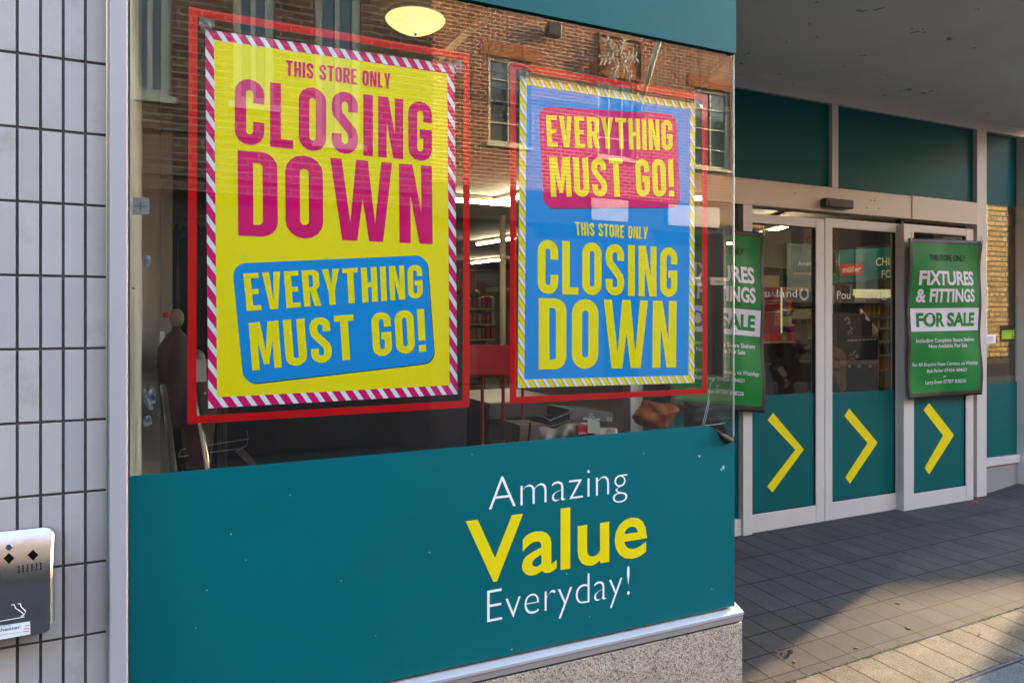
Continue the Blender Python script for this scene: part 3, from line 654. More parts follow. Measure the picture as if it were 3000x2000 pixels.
def door(name, px0, px1, pyt, glass, vin, pybot, y, label, cat, chev, group=None, side=None, ref=None, pv=None):
    """px0..px1 outer columns; glass = (gl, gr, top, ref column); vin = (top, bottom) rows at their columns"""
    X0, X1 = XX(px0, y), XX(px1, y); zt = ZZ(px0, pyt, y); zb = ZZ(*pybot, y)
    D = thing(name, ((X0+X1)/2, y, zb), label, cat, group)
    gl, gr = XX(glass[0], y), XX(glass[1], y); gt = ZZ(glass[0], glass[2], y); vb = ZZ(*vin[1], y); vt = ZZ(*vin[0], y)
    for a, b in ((X0, gl), (gr, X1)):
        if b-a > .005: MB().box(a, b, y, y+.045, zb, zt).build('stile', m_frame, D, bevel=.0025)
    MB().box(gl+.0005, gr-.0005, y+.0015, y+.044, zb, vb-.001).build('bottom_rail', m_frame, D, bevel=.002)
    MB().box(gl+.0005, gr-.0005, y+.0015, y+.044, gt+.001, zt).build('top_rail', m_frame, D, bevel=.002)
    mb = MB(); e = .006
    for a, b, c, d in ((gl+.0006, gl+e, vb, gt), (gr-e, gr-.0006, vb, gt), (gl+e, gr-e, gt-e, gt), (gl+e, gr-e, vb, vb+e)): mb.box(a, b, y+.008, y+.03, c, d)
    mb.build('gasket', m_seal, D)
    MB().box(gl+e, gr-e, y+.018, y+.024, vb+e, gt-e).build('glass', m_glass2, D)
    V = MB().box(gl+e, gr-e, y+.0145, y+.0175, vb+e, vt).build('vinyl_panel', m_teal2, D)
    if chev: MB().slab([onY(a, b, y+.0135) for a, b in chev], (0, .0008, 0)).build('chevron', m_yellow, V)
    return D, gl, gr, vt, gt
D1 = door('sliding_door', 2193.5, 2416, 624, (2196, 2391, 652), ((2390,1151), (2397,1479)), (2300,1547), y0-.012,
  'left sliding door leaf with teal lower panel and yellow chevron beside the green banner', 'door',
  [(2265,1209),(2355,1316),(2263,1442),(2248,1424),(2330,1317),(2249,1230)], 'sliding entrance doors')
D2 = door('sliding_door', 2418, 2641, 638, (2439, 2626, 667), ((2440,1153.6), (2440,1471)), (2520,1512), y0-.010,
  'middle sliding door leaf with teal lower panel and yellow chevron left of the dark gap', 'door',
  [(2488,1196),(2571,1296),(2490,1416),(2477,1397),(2542,1297),(2474,1218)], 'sliding entrance doors')
yp = y0-.07
D3 = door('fixed_door_panel', 2648, 2852, 655, (2678, 2831, 679.5), ((2690,1128), (2678,1446)), (2670,1496), yp,
  'right fixed door panel standing forward of the doors, behind the right green banner', 'door panel',
  [(2722,1180),(2795,1274),(2722,1389),(2709,1370),(2763,1275),(2706,1201)])
MB().box(XX(2648,yp), XX(2648,yp)+.03, yp+.046, y0+.04, .03, ZZ(2648,655,yp)).build('side_return', m_frame, D3[0], bevel=.002)
# door sensor
c = onY(2445, 596, y0-.05); sn = thing('door_sensor', (c.x, y0-.03, c.z-.03), 'dark motion sensor fixed to the beam above the sliding doors', 'door sensor')
q = [onY(2402, 606, y0-.03), onY(2483, 610, y0-.03), onY(2485, 590, y0-.03), onY(2405, 581, y0-.03)]
MB().box(q[0].x, q[1].x, y0-.085, y0-.0365, q[0].z-.005, q[2].z).build('housing', M('sensor_plastic', (.035,.025,.02), .35), sn, bevel=.008)
MB().box(q[0].x+.02, q[0].x+.17, y0-.088, y0-.0855, q[0].z+.002, q[2].z-.02).build('lens', m_black, sn, bevel=.003)
# sticker pair on the side window
def sticker(px0, px1, pya, pyb, mat, y=y0+.0105): return MB().slab([onY(px0,pyb,y), onY(px1,pyb-2,y), onY(px1,pya-2,y), onY(px0,pya,y)], (0,.0008,0))
s1 = sticker(2932, 2974, 953, 999, 0, y0+.009).build('hygiene_sticker', m_black); tag(s1, 'black and lime food hygiene sticker on the narrow right hand window', 'sticker')
sticker(2935, 2972, 968, 994, 0, y0+.0082).build('rating_field', M('lime', (.30,.55,.02), .4), s1)
mb = MB(); text(mb, 'FOOD HYGIENE RATING', pxquad([(2937,975),(2970,973.5),(2970,970),(2937,971.5)], y0+.0078)); text(mb, '5', pxquad([(2965,991),(2970,990.5),(2970,979),(2965,979.5)], y0+.0078), bold=.02); mb.build('lettering', m_dk, s1)
s2 = sticker(2875, 2917, 981, 1007, 0, y0+.009).build('camera_notice', m_pw); tag(s2, 'small white security camera notice on the right hand window by the banner', 'sticker')
mb = MB(); k = pxquad([(2877,1004),(2886,1003),(2886,985),(2877,986)], y0+.0082); km = quadmap(k)
mb.add([km(.1,.55), km(.9,.75), km(.8,1), km(.0,.8)], [(0,1,2,3)]); mb.add([km(.5,.3), km(.6,.3), km(.6,.6), km(.5,.6)], [(0,1,2,3)]); mb.add([km(.5,.2), km(1,.2), km(1,.3), km(.5,.3)], [(0,1,2,3)])
for j in range(5): mb.add(pxquad([(2891,988+j*3.4),(2911,987+j*3.4),(2911,986+j*3.4),(2891,987+j*3.4)], y0+.0082), [(0,1,2,3)])
mb.build('camera_symbol', m_dk, s2)
# shop name on the door glass
mb = MB(); yg = y0+.0045
text(mb, 'Pou', pxquad([(2452,876),(2491,875),(2491,852),(2452,852)], yg), bold=-.0); text(mb, 'nd', pxquad([(2305,870),(2335,870),(2335,848),(2305,847)], yg)); text(mb, 'land', pxquad([(2530,874),(2580,874),(2580,853),(2530,853)], yg))
text(mb, 'Pou', pxquad([(2222,870),(2252,870),(2252,846),(2222,846)], yg)); text(mb, 'la', pxquad([(2276,870),(2300,870),(2300,847),(2276,847)], yg))
o = mb.build('door_lettering', M('frosted_letter', (.55,.53,.5), .5), D2[0])
def wreath(px_, py2, r, par):
    mb = MB(); c = onY(px_, py2, yg)
    for sgn in (-1, 1):
        for k in range(9):
            a = R_(-80 + k*17.5); 
            for rr, da in ((1.0, .25), (.78, -.15)):
                ce = c + Vector((sgn*math.cos(a)*r*rr, 0, math.sin(a)*r*rr)); t = a + math.pi/2 - .5*(rr > .9) + .5*(rr < .9)
                d = Vector((sgn*math.cos(t), 0, math.sin(t)))*r*.17; n_ = Vector((-d.z, 0, d.x))*.33
                mb.add([ce-d, ce+n_, ce+d, ce-n_], [(0,1,2,3)])
    mb.build('wreath_emblem', m_white, par)
wreath(2356, 861, .042, D1[0]); wreath(2590, 862, .042, D2[0])

# soffit
struct(MB().box(xc-.35, 6.6, YF+.03, YB+.6, zs+.031, zs+.09).build('ceiling', m_soff, base=(2,2,zs)))
random.seed(9); mb = MB()
for a, b, n_, sx, sy in ((2395,8,3,6,3),(2373,72,2,5,3),(2395,110,2,4,2),(2230,112,1,4,2),(2305,123,1,4,2),(2190,160,3,8,4),(2180,190,3,10,4),(2165,235,3,10,5),(2285,217,2,4,2),(2320,245,1,3,2),(2660,265,4,24,5),(2720,270,3,18,5),(2580,280,2,16,2),(2700,90,4,30,6),(2770,115,3,22,4),(2530,165,2,12,2),(2410,208,1,3,2),(2475,195,1,3,2),(2850,140,2,8,2),(2890,335,1,5,2),(2600,220,1,4,2),(2550,30,4,40,5),(2860,30,3,22,5)):
    for k in range(n_):
        cx, cy = a+random.uniform(-sx,sx), b+random.uniform(-sy,sy); l = random.uniform(2,2+sx*.5); h = random.uniform(.8,1.8)
        mb.add([onZ(cx+l*math.cos(t_)*1.0, cy+h*math.sin(t_)-l*.2*math.cos(t_), zs+.0304) for t_ in (0,.9,1.9,3.1,4.1,5.2)], [(0,1,2,3,4,5)])
struct(mb.build('ceiling_marks', M('soffit_scuffs', (.22,.20,.18), .8, var=.4, vscale=40)))
struct(MB().box(xc-.35, 6.4, YF-.12, YF+.029, zs+.0305, 3.9).build('canopy_edge', m_soff))

# ------------------------------------------------------------------ green banners
m_bl = M('banner_grey_letter', (.018,.014,.012), .6, spec=.1)
def banner(label, q, y, lines, band, group):
    """q = BL,BR,TR,TL in pixels of the printed field"""
    Q = pxquad(q, y); B = thing('banner', Q[0], label, 'banner', group); mp0 = quadmap(Q)
    def mp(u, v):      # gentle sag and ripple of the hanging sheet
        p = mp0(u, v); return p + Vector((0, .010*math.sin(u*5+v*4)+.007*math.sin(v*13+u*3)+.005*math.sin(u*14+1), 0))
    def grid(u0, u1, v0, v1, mat, nm, off, nu=40, nv=60, thick=.0):
        vs = [mp(u0+(u1-u0)*i/nu, v0+(v1-v0)*j/nv) + Vector((0, -off, 0)) for j in range(nv+1) for i in range(nu+1)]
        fs = [(j*(nu+1)+i, j*(nu+1)+i+1, (j+1)*(nu+1)+i+1, (j+1)*(nu+1)+i) for j in range(nv) for i in range(nu)]
        o = MB().add(vs, fs).build(nm, mat, B, smooth=True)
        if thick: sm = o.modifiers.new('t', 'SOLIDIFY'); sm.thickness = thick; sm.offset = -1
        return o
    grid(-.045, 1.045, -.035, 1.03, m_brown, 'hem', 0, thick=.004)
    grid(0, 1, 0, 1, m_green, 'printed_field', .0012)
    grid(0, 1, band[0], band[1], m_bw, 'white_band', .0024, nv=14)
    mats = {'w': m_bw, 'k': m_bl, 'g': m_green}; acc = {k: MB() for k in mats}
    for s, u0, u1, v0, v1, mk, bold in lines:
        vs, fs = rawtext(s, bold); a = min(v[0] for v in vs); b = max(v[0] for v in vs)
        acc[mk].add([mp(u0+(u1-u0)*(v[0]-a)/(b-a), v0+(v1-v0)*v[1]/CAP) + Vector((0, -.0038, 0)) for v in vs], fs)
    for k, nm in (('w','lettering'), ('k','grey_lettering'), ('g','green_lettering')): acc[k].build(nm, mats[k], B)
    for u, v in ((-.02, 1.02), (1.02, 1.02)):
        p = mp(u, v); MB().tube([p+Vector((0,-.006,-.01)), p+Vector((.004,-.008,.02)), p+Vector((0,.0,.05))], .003, 6).build('cable_tie', m_pw, B)
    return B
blines = lambda: [
  ('THIS STORE ONLY', .21, .80, .885, .925, 'k', .012), ('FIXTURES', .09, .93, .725, .812, 'w', .035), ('& FITTINGS', .07, .935, .610, .692, 'w', .035),
  ('FOR SALE', .075, .935, .447, .530, 'g', .045), ('Including Complete Store Shelving', .065, .935, .338, .363, 'w', .014), ('Now Available For Sale', .225, .785, .300, .325, 'w', .014),
  ('For All Enquires Please Contact, via WhatsApp:', .03, .965, .180, .203, 'w', .012), ('Bob Parker 07426 404621', .225, .765, .135, .157, 'w', .014), ('or', .47, .51, .098, .113, 'w', .014), ('Larry Green 07787 838226', .21, .77, .058, .081, 'w', .014)]
yb1 = y0-.12
banner('green fixtures and fittings banner beside the window corner, left of the sliding doors',
   [(1977,1172),(2229,1191),(2231,695),(1977,672)], y0-.075, blines(), (.412, .566), 'green sale banners')
banner('green fixtures and fittings banner on the fixed door panel, right of the sliding doors',
   [(2672,1154),(2867,1141),(2870,718),(2672,711)], yb1, blines(), (.412, .566), 'green sale banners')

# ------------------------------------------------------------------ store interior
m_wall = M('store_wall', (.22,.18,.13), .8, vscale=2, var=.15); m_ceil = M('store_ceiling', (.28,.24,.19), .8, vscale=2)
m_dwood = M('dark_floor', (.07,.06,.05), .5)
SP = [(-4,YB+.07),(6.6,YB+.07),(14.2,l1(14.2)+.05),(14.2,22),(-4,22)]; SC5 = [(-4,5),((5-2.285)/math.tan(AZ)+2.1,5),(14.2,l1(14.2)+.05),(14.2,22),(-4,22)]
struct(MB().slab([(x,y,-.05) for x,y in SP], (0,0,.08)).build('floor', m_dwood))
struct(MB().slab([(-1.2,YF+.02,.0),(xc-.05,YF+.02,.0),(xL-.03,YB,.0),(-1.2,YB,.0)], (0,0,.03)).build('floor', m_dwood))
struct(MB().box(-4, xL+.02, YF+.2, 5.0, 3.30, 3.36).build('ceiling', m_ceil))
struct(MB().slab([(x,y,3.14) for x,y in SC5], (0,0,.06)).build('ceiling', m_ceil))
struct(MB().slab([(xL+.03,YB+.1,3.14),(6.7,YB+.1,3.14),((5-2.285)/math.tan(AZ)+2.1,4.999,3.14),(xL+.03,4.999,3.14)], (0,0,.06)).build('ceiling', m_ceil))
struct(MB().box(-4, 14.2, 22, 22.2, 0, 3.3).build('wall', m_wall)); struct(MB().slab([(x_w1+.095,YB+.04,-.1),(x_w1+.095,YB+.12,-.1),(14.4,l1(14.4)+.5,-.1),(14.4,l1(14.4)+.02,-.1)], (0,0,11)).build('wall', m_wall))  # right side wall slanted and raised to bound the sun shaft
struct(MB().box(14.2, 14.4, 7.5, 22, 0, 3.3).build('wall', m_wall)); struct(MB().box(-4.2, -4, 2.5, 22, 0, 3.3).build('wall', m_wall))
struct(MB().box(-4.2, XX(378,YF+.02)-.002, YF+.26, YF+.3, -.1, 3.9).build('wall', m_wall))
struct(MB().slab([(-4.2,YF+.15,3.9),(6.3,YF+.15,3.9),(6.5,YB-.05,3.9),(14.4,l1(14.4)+.1,3.9),(14.4,22.2,3.9),(-4.2,22.2,3.9)], (0,0,.05)).build('roof', m_wall))
bk = thing('ceiling_bulkhead', (1.2, 5, 3.0), 'dark ceiling bulkhead with pale light slot behind the dome lamp', 'bulkhead')
MB().box(-4, xL+.02, 4.9, 4.999, 3.0, 3.2995).build('bulkhead_face', M('bulkhead', (.10,.085,.065), .7), bk)
MB().box(-3.9, xL, 4.88, 4.899, 3.03, 3.06).build('light_slot', M('slot_trim', (.7,.6,.4), .5), bk)
MB().box(-3.9, xL, 4.88, 4.899, 3.20, 3.215).build('upper_trim', M('slot_trim2', (.3,.26,.2), .5), bk)
# left reveal
rv = thing('window_reveal', (-.08, 2.6, 0), 'pale green grey boarded reveal at the left end of the shop window', 'reveal')
xr = XX(379, YF+.012)
MB().box(xr-.02, xr, YF+.012, 3.5, .1, 3.3).build('side_board', M('reveal_paint', (.66,.72,.68), .6, stain=((.5,.55,.58), 6, .68, .7)), rv)
MB().box(xr, XX(470,3.5), 3.46, 3.52, .1, 3.3).build('rear_board', M('reveal_grey', (.42,.40,.38), .7), rv)
MB().box(XX(470,3.5)+.001, XX(505,3.5), 3.45, 3.55, .1, 3.3).build('pilaster', M('reveal_grey_dark', (.24,.23,.21), .7), rv)
a = onY(478,1088,3.44); MB().box(a.x-.012, a.x+.006, 3.435, 3.4495, a.z, a.z+.17).build('switch_plate', m_pw, rv)
o = MB().ball(onY(487,922,3.42), .014, .01, .014).build('alarm_button', M('alarm_red', (.4,.0,.01), .3)); tag(o, 'small round red alarm button on the reveal at the left end of the window', 'alarm button')
# dome lamp
LZ = 3.30; c = onZ(1217, 42, LZ)
lamp = thing('dome_lamp', (c.x, c.y, LZ), 'lit round dome lamp on the ceiling above the yellow poster', 'ceiling lamp')
MB().lathe((c.x, c.y, LZ), [(.168,0),(.168,-.02),(.16,-.028)], 36).build('rim', M('lamp_rim', (.35,.33,.25), .4), lamp, smooth=True)
def lampmat(nm, c1, c2, st):
    m = emis(nm, c1, st); t = m.node_tree; N = t.nodes; n = N.new('ShaderNodeTexNoise'); n.inputs['Scale'].default_value = 8; mx = N.new('ShaderNodeMix'); mx.data_type = 'RGBA'
    mx.inputs[6].default_value = (*c1, 1); mx.inputs[7].default_value = (*c2, 1); ge = N.new('ShaderNodeNewGeometry'); t.links.new(ge.outputs['Position'], n.inputs['Vector']); t.links.new(n.outputs[0], mx.inputs[0]); t.links.new(mx.outputs[2], N['Principled BSDF'].inputs['Emission Color']); return m
m_dome = lampmat('dome_glass', (1,.72,.16), (1,.86,.42), .085)
MB().lathe((c.x, c.y, LZ-.028), [(.172,0),(.176,-.006),(.17,-.018),(.15,-.035),(.12,-.055),(.08,-.075),(.04,-.085),(.001,-.088)], 40).build('diffuser', m_dome, lamp, smooth=True)
MB().lathe((c.x, c.y, LZ-.115), [(.008,0),(.008,-.008),(.003,-.012)], 10).build('finial', m_brown, lamp)
# fluorescent tubes
m_tube = emis('tube', (1, .86, .58), 5)
def tubelight(a, b, z, label):
    A, B = onZ(*a, z), onZ(*b, z); t = thing('tube_light', ((A+B)/2), label, 'strip light', 'fluorescent strip lights')
    MB().tube([A, B], .022, 10).build('tube', m_tube, t); d = (B-A).normalized()*.03
    MB().tube([A-d+Vector((0,0,.05)), B+d+Vector((0,0,.05))], .03, 6).build('batten', M('batten', (.3,.27,.2), .6), t)
tubelight((1441,598),(1570,566), 3.05, 'nearest lit fluorescent strip seen between the two posters, topmost')
tubelight((1398,716),(1510,698), 3.05, 'second lit fluorescent strip between the posters, crossing behind the column')
tubelight((1381,771),(1468,761), 3.05, 'farthest lit fluorescent strip between the two posters, lowest')
tubelight((2205,693),(2330,655), 2.9, 'lit fluorescent strip behind the left sliding door above the white sheet')
m_tube2 = emis('tube_far', (1, .84, .55), 3.2)
for X_, Y_ in ((3.5,9),(6.2,5.9),(2.0,15),(8.2,6.3)):       # further strips along the sales floor
    t = thing('tube_light', (X_, Y_, 3.08), 'lit fluorescent strip over the sales floor at %s' % ('the left' if X_ < 3 else 'the centre' if X_ < 5 else 'the right nearest the doors' if X_ < 7 else 'the far right before the teal header'), 'strip light', 'fluorescent strip lights')
    MB().box(X_-.8, X_+.8, Y_-.04, Y_+.04, 3.04, 3.08).build('tube', m_tube2, t); MB().box(X_-.85, X_+.85, Y_-.05, Y_+.05, 3.082, 3.13).build('batten', M('batten2', (.3,.27,.2), .6), t)
# column
a = onY(1473, 900, 10.5); o = MB().lathe((a.x, a.y, .03), [(.05,0),(.05,3.1)], 16).build('column', M('cream_column', (.45,.38,.27), .5), smooth=True); tag(o, 'slim cream column standing in the store between the two posters', 'column')
# dark clothes rail area behind the yellow poster
rk = thing('garment_rail', (.35, 3.9, .03), 'rail of black garments in clear covers behind the left edge of the yellow poster', 'clothes rail')
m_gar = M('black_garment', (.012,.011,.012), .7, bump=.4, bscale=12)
mb = MB(); a, b = XX(506, 3.9), XX(640, 3.9)
mb.tube([(a,3.9,2.0),(b,3.9,2.0)], .012, 8); mb.build('rail_bar', m_trim, rk)
for i in range(7):
    x = a + (b-a)*(i+.5)/7; prof = [(x-.05,.35),(x+.05,.35),(x+.045,1.6),(x+.03,1.88),(x,1.96),(x-.03,1.88),(x-.045,1.6)]
    MB().slab([(p[0], 3.75+random.uniform(-.05,.05), p[1]) for p in prof], (0,.3,0)).build('garment', m_gar, rk, bevel=.015)
bd = thing('display_back_board', (1.3, 3.6, .03), 'black display board standing low behind both posters', 'display board')
zk = 1.62
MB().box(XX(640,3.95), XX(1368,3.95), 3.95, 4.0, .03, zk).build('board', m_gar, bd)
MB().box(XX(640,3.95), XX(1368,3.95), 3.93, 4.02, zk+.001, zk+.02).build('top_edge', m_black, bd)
# head busts
for a, r, lab in (((517,932),.035,'pale faceless bust in a dark red top, upper of two beside the left reveal'), ((580,1052),.035,'tan faceless bust with a price label at the red border corner')):
    c = onY(*a, 3.35); B = thing('bust', c-Vector((0,0,.45)), lab, 'display bust', 'faceless display busts')
    MB().ball(c, r*.85, r*.85, r*1.15).build('head', M('bust_skin', (.16,.12,.08), .5), B, smooth=True)
    MB().lathe((c.x,c.y,c.z-.45), [(.05,0),(.06,.1),(.075,.25),(.07,.33),(.035,.385),(.016,.40),(.016,.425)], 16).build('torso', M('dark_top', (.05,.015,.015), .8), B, smooth=True)
c = onY(588, 1085, 3.2); o = MB().box(c.x-.022, c.x+.022, 3.2, 3.202, c.z-.045, c.z+.045).build('price_label', M('label_card', (.4,.4,.4), .5)); tag(o, 'small white price label hanging beside the tan bust', 'price label')
# leaning chrome and dark poles, acrylic holders
def pole(a, b, ya, yb_, r, mat, label, cat='pole'):
    return tag(MB().tube([onY(*a, ya), onY(*b, yb_)], r, 12).build('pole', mat, smooth=True), label, cat)
pole((572,1130),(612,1392), 2.75, 2.45, .0085, M('chrome', (.62,.55,.45), .15, 1), 'chrome stand pole leaning near the lower left corner of the red border')
pole((478,1130),(512,1396), 2.9, 2.5, .010, M('dark_pole', (.08,.075,.07), .3, .5), 'dark leaning pole in the lower left corner of the window')
hd = thing('acrylic_holder', onY(660,1330,2.7), 'clear acrylic leaflet holder lying on the window floor by the chrome pole', 'acrylic holder')
m_acr = M('acrylic_edge', (.30,.28,.26), .15)
for P in ([(608,1304),(727,1285),(724,1262)], [(610,1325),(700,1314),(722,1306),(727,1285)], [(522,1338),(530,1318),(545,1313)], [(525,1338),(552,1333)]):
    MB().tube([onY(a, b, 2.7) for a, b in P], .0013, 6).build('edge', m_acr, hd)
o = MB().slab([onY(690,1322,2.6), onY(712,1314,2.6), onY(742,1346,2.6), onY(756,1366,2.6), onY(735,1368,2.6)], (0,.01,0)).build('paper_strip', M('paper_grey', (.09,.085,.085), .7)); tag(o, 'grey paper strip curling on the window floor', 'paper strip')
base_z = ZB
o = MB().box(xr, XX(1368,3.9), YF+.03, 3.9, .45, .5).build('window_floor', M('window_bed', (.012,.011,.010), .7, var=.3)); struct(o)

# ---- between and below the posters
m_rp = M('red_panel', (.50,.006,.006), .4); m_rt = M('red_tube', (.35,.006,.01), .35)
st_ = thing('red_sign_stand', onY(1440,1290,4.0), 'red sign panel on red tubular legs seen between the two posters', 'sign stand')
MB().slab(pxquad([(1330,1100),(1493,1096),(1495,1010),(1330,1010)], 4.05), (0,.012,0)).build('panel', m_rp, st_, bevel=.002)
for a in (1413, 1474): MB().tube([onY(a,1097,4.07), onY(a,1350,4.07)], .011, 8).build('leg', m_rt, st_)
MB().tube([onY(1340,1101,4.07), onY(1560,1097,4.07)], .011, 8).build('top_bar', m_rt, st_); MB().tube([onY(1531,1100,4.09), onY(1531,1246,4.09)], .010, 8).build('leg', m_rt, st_)
ct = thing('counter', onY(1500,1400,4.4), 'pale topped counter behind the red legs under the window posters', 'counter')
A, B = onZ(1400,1201,.98), onZ(1530,1224,.98)
zc_ = .98; cx0, cx1 = XX(1400,4.35), XX(1640,4.3)
MB().box(cx0, cx1, 4.2, 5.0, zc_-.04, zc_).build('top', M('counter_top', (.34,.29,.2), .35), ct, bevel=.003); MB().box(cx0+.03, cx1, 4.25, 4.95, .03, zc_-.041).build('body', M('counter_body', (.03,.03,.028), .6), ct)
MB().box(cx0, cx1, 4.17, 4.199, zc_-.1, zc_-.005).build('edge_strip', M('counter_edge', (.12,.12,.115), .4), ct)
bx_ = thing('cardboard_box', onY(1735,1245,3.35), 'dark grey hanging light box lying below the blue poster', 'box')
MB().slab(pxquad([(1670,1229),(1795,1237),(1796,1208),(1669,1199)], 3.30), (0,.25,0)).build('carton', M('grey_carton', (.10,.095,.09), .6), bx_, bevel=.002)
mb = MB(); text(mb, 'HANGING LIGHT', pxquad([(1709,1228),(1758,1231.5),(1758,1226),(1709,1222.5)], 3.298), bold=.01); text(mb, 'SALVA', pxquad([(1727,1214),(1738,1215),(1738,1212),(1727,1211)], 3.298))
text(mb, 'VINTAGE', pxquad([(1725,1221),(1742,1222),(1742,1219),(1725,1218)], 3.298)); mb.build('lettering', m_pw, bx_)
mb = MB(); [mb.add(pxquad([(a,1233-j*6),(a+5.5,1233.4-j*6),(a+5.5,1228.6-j*6),(a,1228-j*6)], 3.298), [(0,1,2,3)]) for a in (1779,1786.5) for j in (0,1)]; mb.build('box_symbols', M('box_print', (.35,.36,.3), .5), bx_)
o = MB().slab(pxquad([(1520,1300),(1640,1290),(1600,1244),(1525,1246)], 3.1), (0,.2,0)).build('brown_box', M('brown_card', (.12,.08,.05), .7)); tag(o, 'low brown cardboard box at the window edge under the blue poster', 'box')
bsk = thing('shopping_basket', onY(1600,1250,3.2), 'black basket with hoop handle leaning against the grey box', 'basket')
MB().tube([onY(a,b,3.05) for a, b in ((1548,1292),(1553,1240),(1558,1222),(1566,1217),(1590,1222),(1608,1230),(1614,1240))], .0055, 8).build('handle', m_black, bsk, smooth=True)
mb = MB()
for i in range(9): mb.tube([onY(1608+i*7,1250-i*2.2,3.12), onY(1612+i*7.3,1232-i*3.0,3.12)], .003, 5)
mb.tube([onY(1605,1252,3.12), onY(1672,1232,3.12)], .004, 6); mb.tube([onY(1610,1233,3.12), onY(1676,1206,3.12)], .005, 6); mb.build('slatted_side', m_black, bsk)
# crumpled sheet
random.seed(3); mb = MB(); vs = []; nu, nv = 26, 12
for j in range(nv+1):
    for i in range(nu+1):
        u, v = i/nu, j/nv; top = 1252 + 6*math.sin(u*9) - 8*math.sin(u*math.pi) - 6*math.sin(u*23)*.4
        p = onY(1578+u*230, top + v*(62-12*u), 2.98+.10*math.sin(v*3)*-1 + .02*math.sin(u*30+v*4)); vs.append(p)
fs = [(j*(nu+1)+i, j*(nu+1)+i+1, (j+1)*(nu+1)+i+1, (j+1)*(nu+1)+i) for j in range(nv) for i in range(nu)]
o = MB().add(vs, fs).build('crumpled_sheet', M('beige_cloth', (.30,.25,.20), .8), smooth=True); o.modifiers.new('s','SOLIDIFY').thickness = .003; tag(o, 'crumpled beige cloth heaped at the bottom edge of the window', 'cloth')
pk_ = MB().slab(pxquad([(1694,1276),(1745,1272),(1722,1244),(1696,1248)], 2.85), (0,.03,0)).build('red_packet', m_rp, bevel=.004); tag(pk_, 'red glove packet with white card lying on the beige cloth', 'packet')
mb = MB(); text(mb, 'EVERLAST', pxquad([(1695,1273),(1722,1271),(1722,1264),(1695,1266)], 2.848)); mb.build('lettering', m_pw, pk_)
MB().slab(pxquad([(1722,1268),(1760,1270),(1756,1234),(1722,1228)], 2.845), (0,.002,0)).build('hang_card', M('green_card', (.38,.45,.38), .5), pk_)
# red grocery shelving
sh = thing('product_shelves', onY(1410,1290,8.0), 'tall shelving stacked with red packets beyond the red sign stand', 'shelving')
m_sh = M('shelf_edge', (.45,.35,.2), .5); m_pk = [M('packet_red', (.30,.03,.02), .35, var=.3, vscale=30), M('packet_dark', (.16,.02,.02), .35, var=.3, vscale=30), M('packet_cream', (.40,.28,.2), .4, var=.3, vscale=30)]
X0, X1 = XX(1330,8.0), XX(1452,8.0)
MB().box(X0, X1+.02, 8.35, 8.40, .03, 1.95).build('back_panel', M('shelf_back', (.10,.03,.02), .7), sh)
zsh = [ZZ(1400,b,8.0) for b in (1100, 1050, 993, 948, 902)]
for z in zsh: MB().box(X0, X1, 8.0, 8.35, z-.02, z).build('shelf', m_sh, sh)
n = 0
pk0 = None
for z in zsh[1:]:
    for i in range(9):
        x = X0 + (X1-X0)*(i+.5)/9 + random.uniform(-.004,.004); m_ = m_pk[n % 3 if random.random() < .45 else 0]; n += 1
        o = MB().box(x-.026, x+.026, 8.02, 8.2, z+.001, z+.11+random.uniform(0,.035)).build('packet', m_, bevel=.01)
        tag(o, 'red crisp or snack packet stood in a row on the shelving between the posters', 'packet', 'packets on the shelving between the posters')
o = MB().slab(pxquad([(1340,862),(1395,862),(1395,792),(1340,790)], 7.0), (0,.03,0)).build('red_hanging_sign', M('sign_red', (.45,.03,.01), .4), bevel=.01); tag(o, 'red and yellow hanging sign above the packet shelves', 'sign')
MB().slab(pxquad([(1340,850),(1350,850),(1350,792),(1340,792)], 6.99), (0,.005,0)).build('yellow_edge', M('sign_yellow', (.6,.35,.01), .4), o)
o = MB().ball(onY(1388,862,7.2), .07, .07, .05).build('teal_ball', M('ball_teal', (.01,.09,.1), .4), smooth=True); tag(o, 'round teal ball on top of the packet shelves', 'ball')
for i, (a, b, cA, cB, m_) in enumerate([(1380,1460,835,800,(.06,.07,.06)),(1400,1500,855,842,(.14,.15,.12)),(1486,1500,920,985,(.10,.03,.02))]):
    o = MB().slab(pxquad([(a,cA),(b,cA),(b,cB),(a,cB)], 12+i), (0,.05,0)).build('aisle_sign', M('aisle_%d' % i, m_, .5)); tag(o, ['dark hanging aisle board under the farthest strip light','pale aisle board above the packet shelves','narrow dark red sign right of the cream column'][i], 'sign')
ogb = thing('orange_bag', onY(1930,1260,3.9), 'crumpled orange bag on the floor left of the green banner', 'bag')
mb = MB(); mb.ball(onY(1918,1205,3.5), .13, .10, .10, 34); ob = mb.build('bag_body', M('orange_bag', (.42,.10,.006), .55, bump=.6, bscale=22), ogb, smooth=True)
from mathutils import noise as _nz
for v in ob.data.vertices:
    k = 1 + .55*_nz.noise(v.co*11) + .25*abs(_nz.noise(v.co*27)); v.co = Vector((v.co.x*k, v.co.y*k, v.co.z*(.9+.35*_nz.noise(v.co*9+Vector((3,1,2))))))
MB().tube([onY(1915,1165,3.5), onY(1925,1145,3.5), onY(1938,1163,3.5)], .006, 6).build('bag_handle', M('orange_bag2', (.2,.05,.004), .5), ogb)
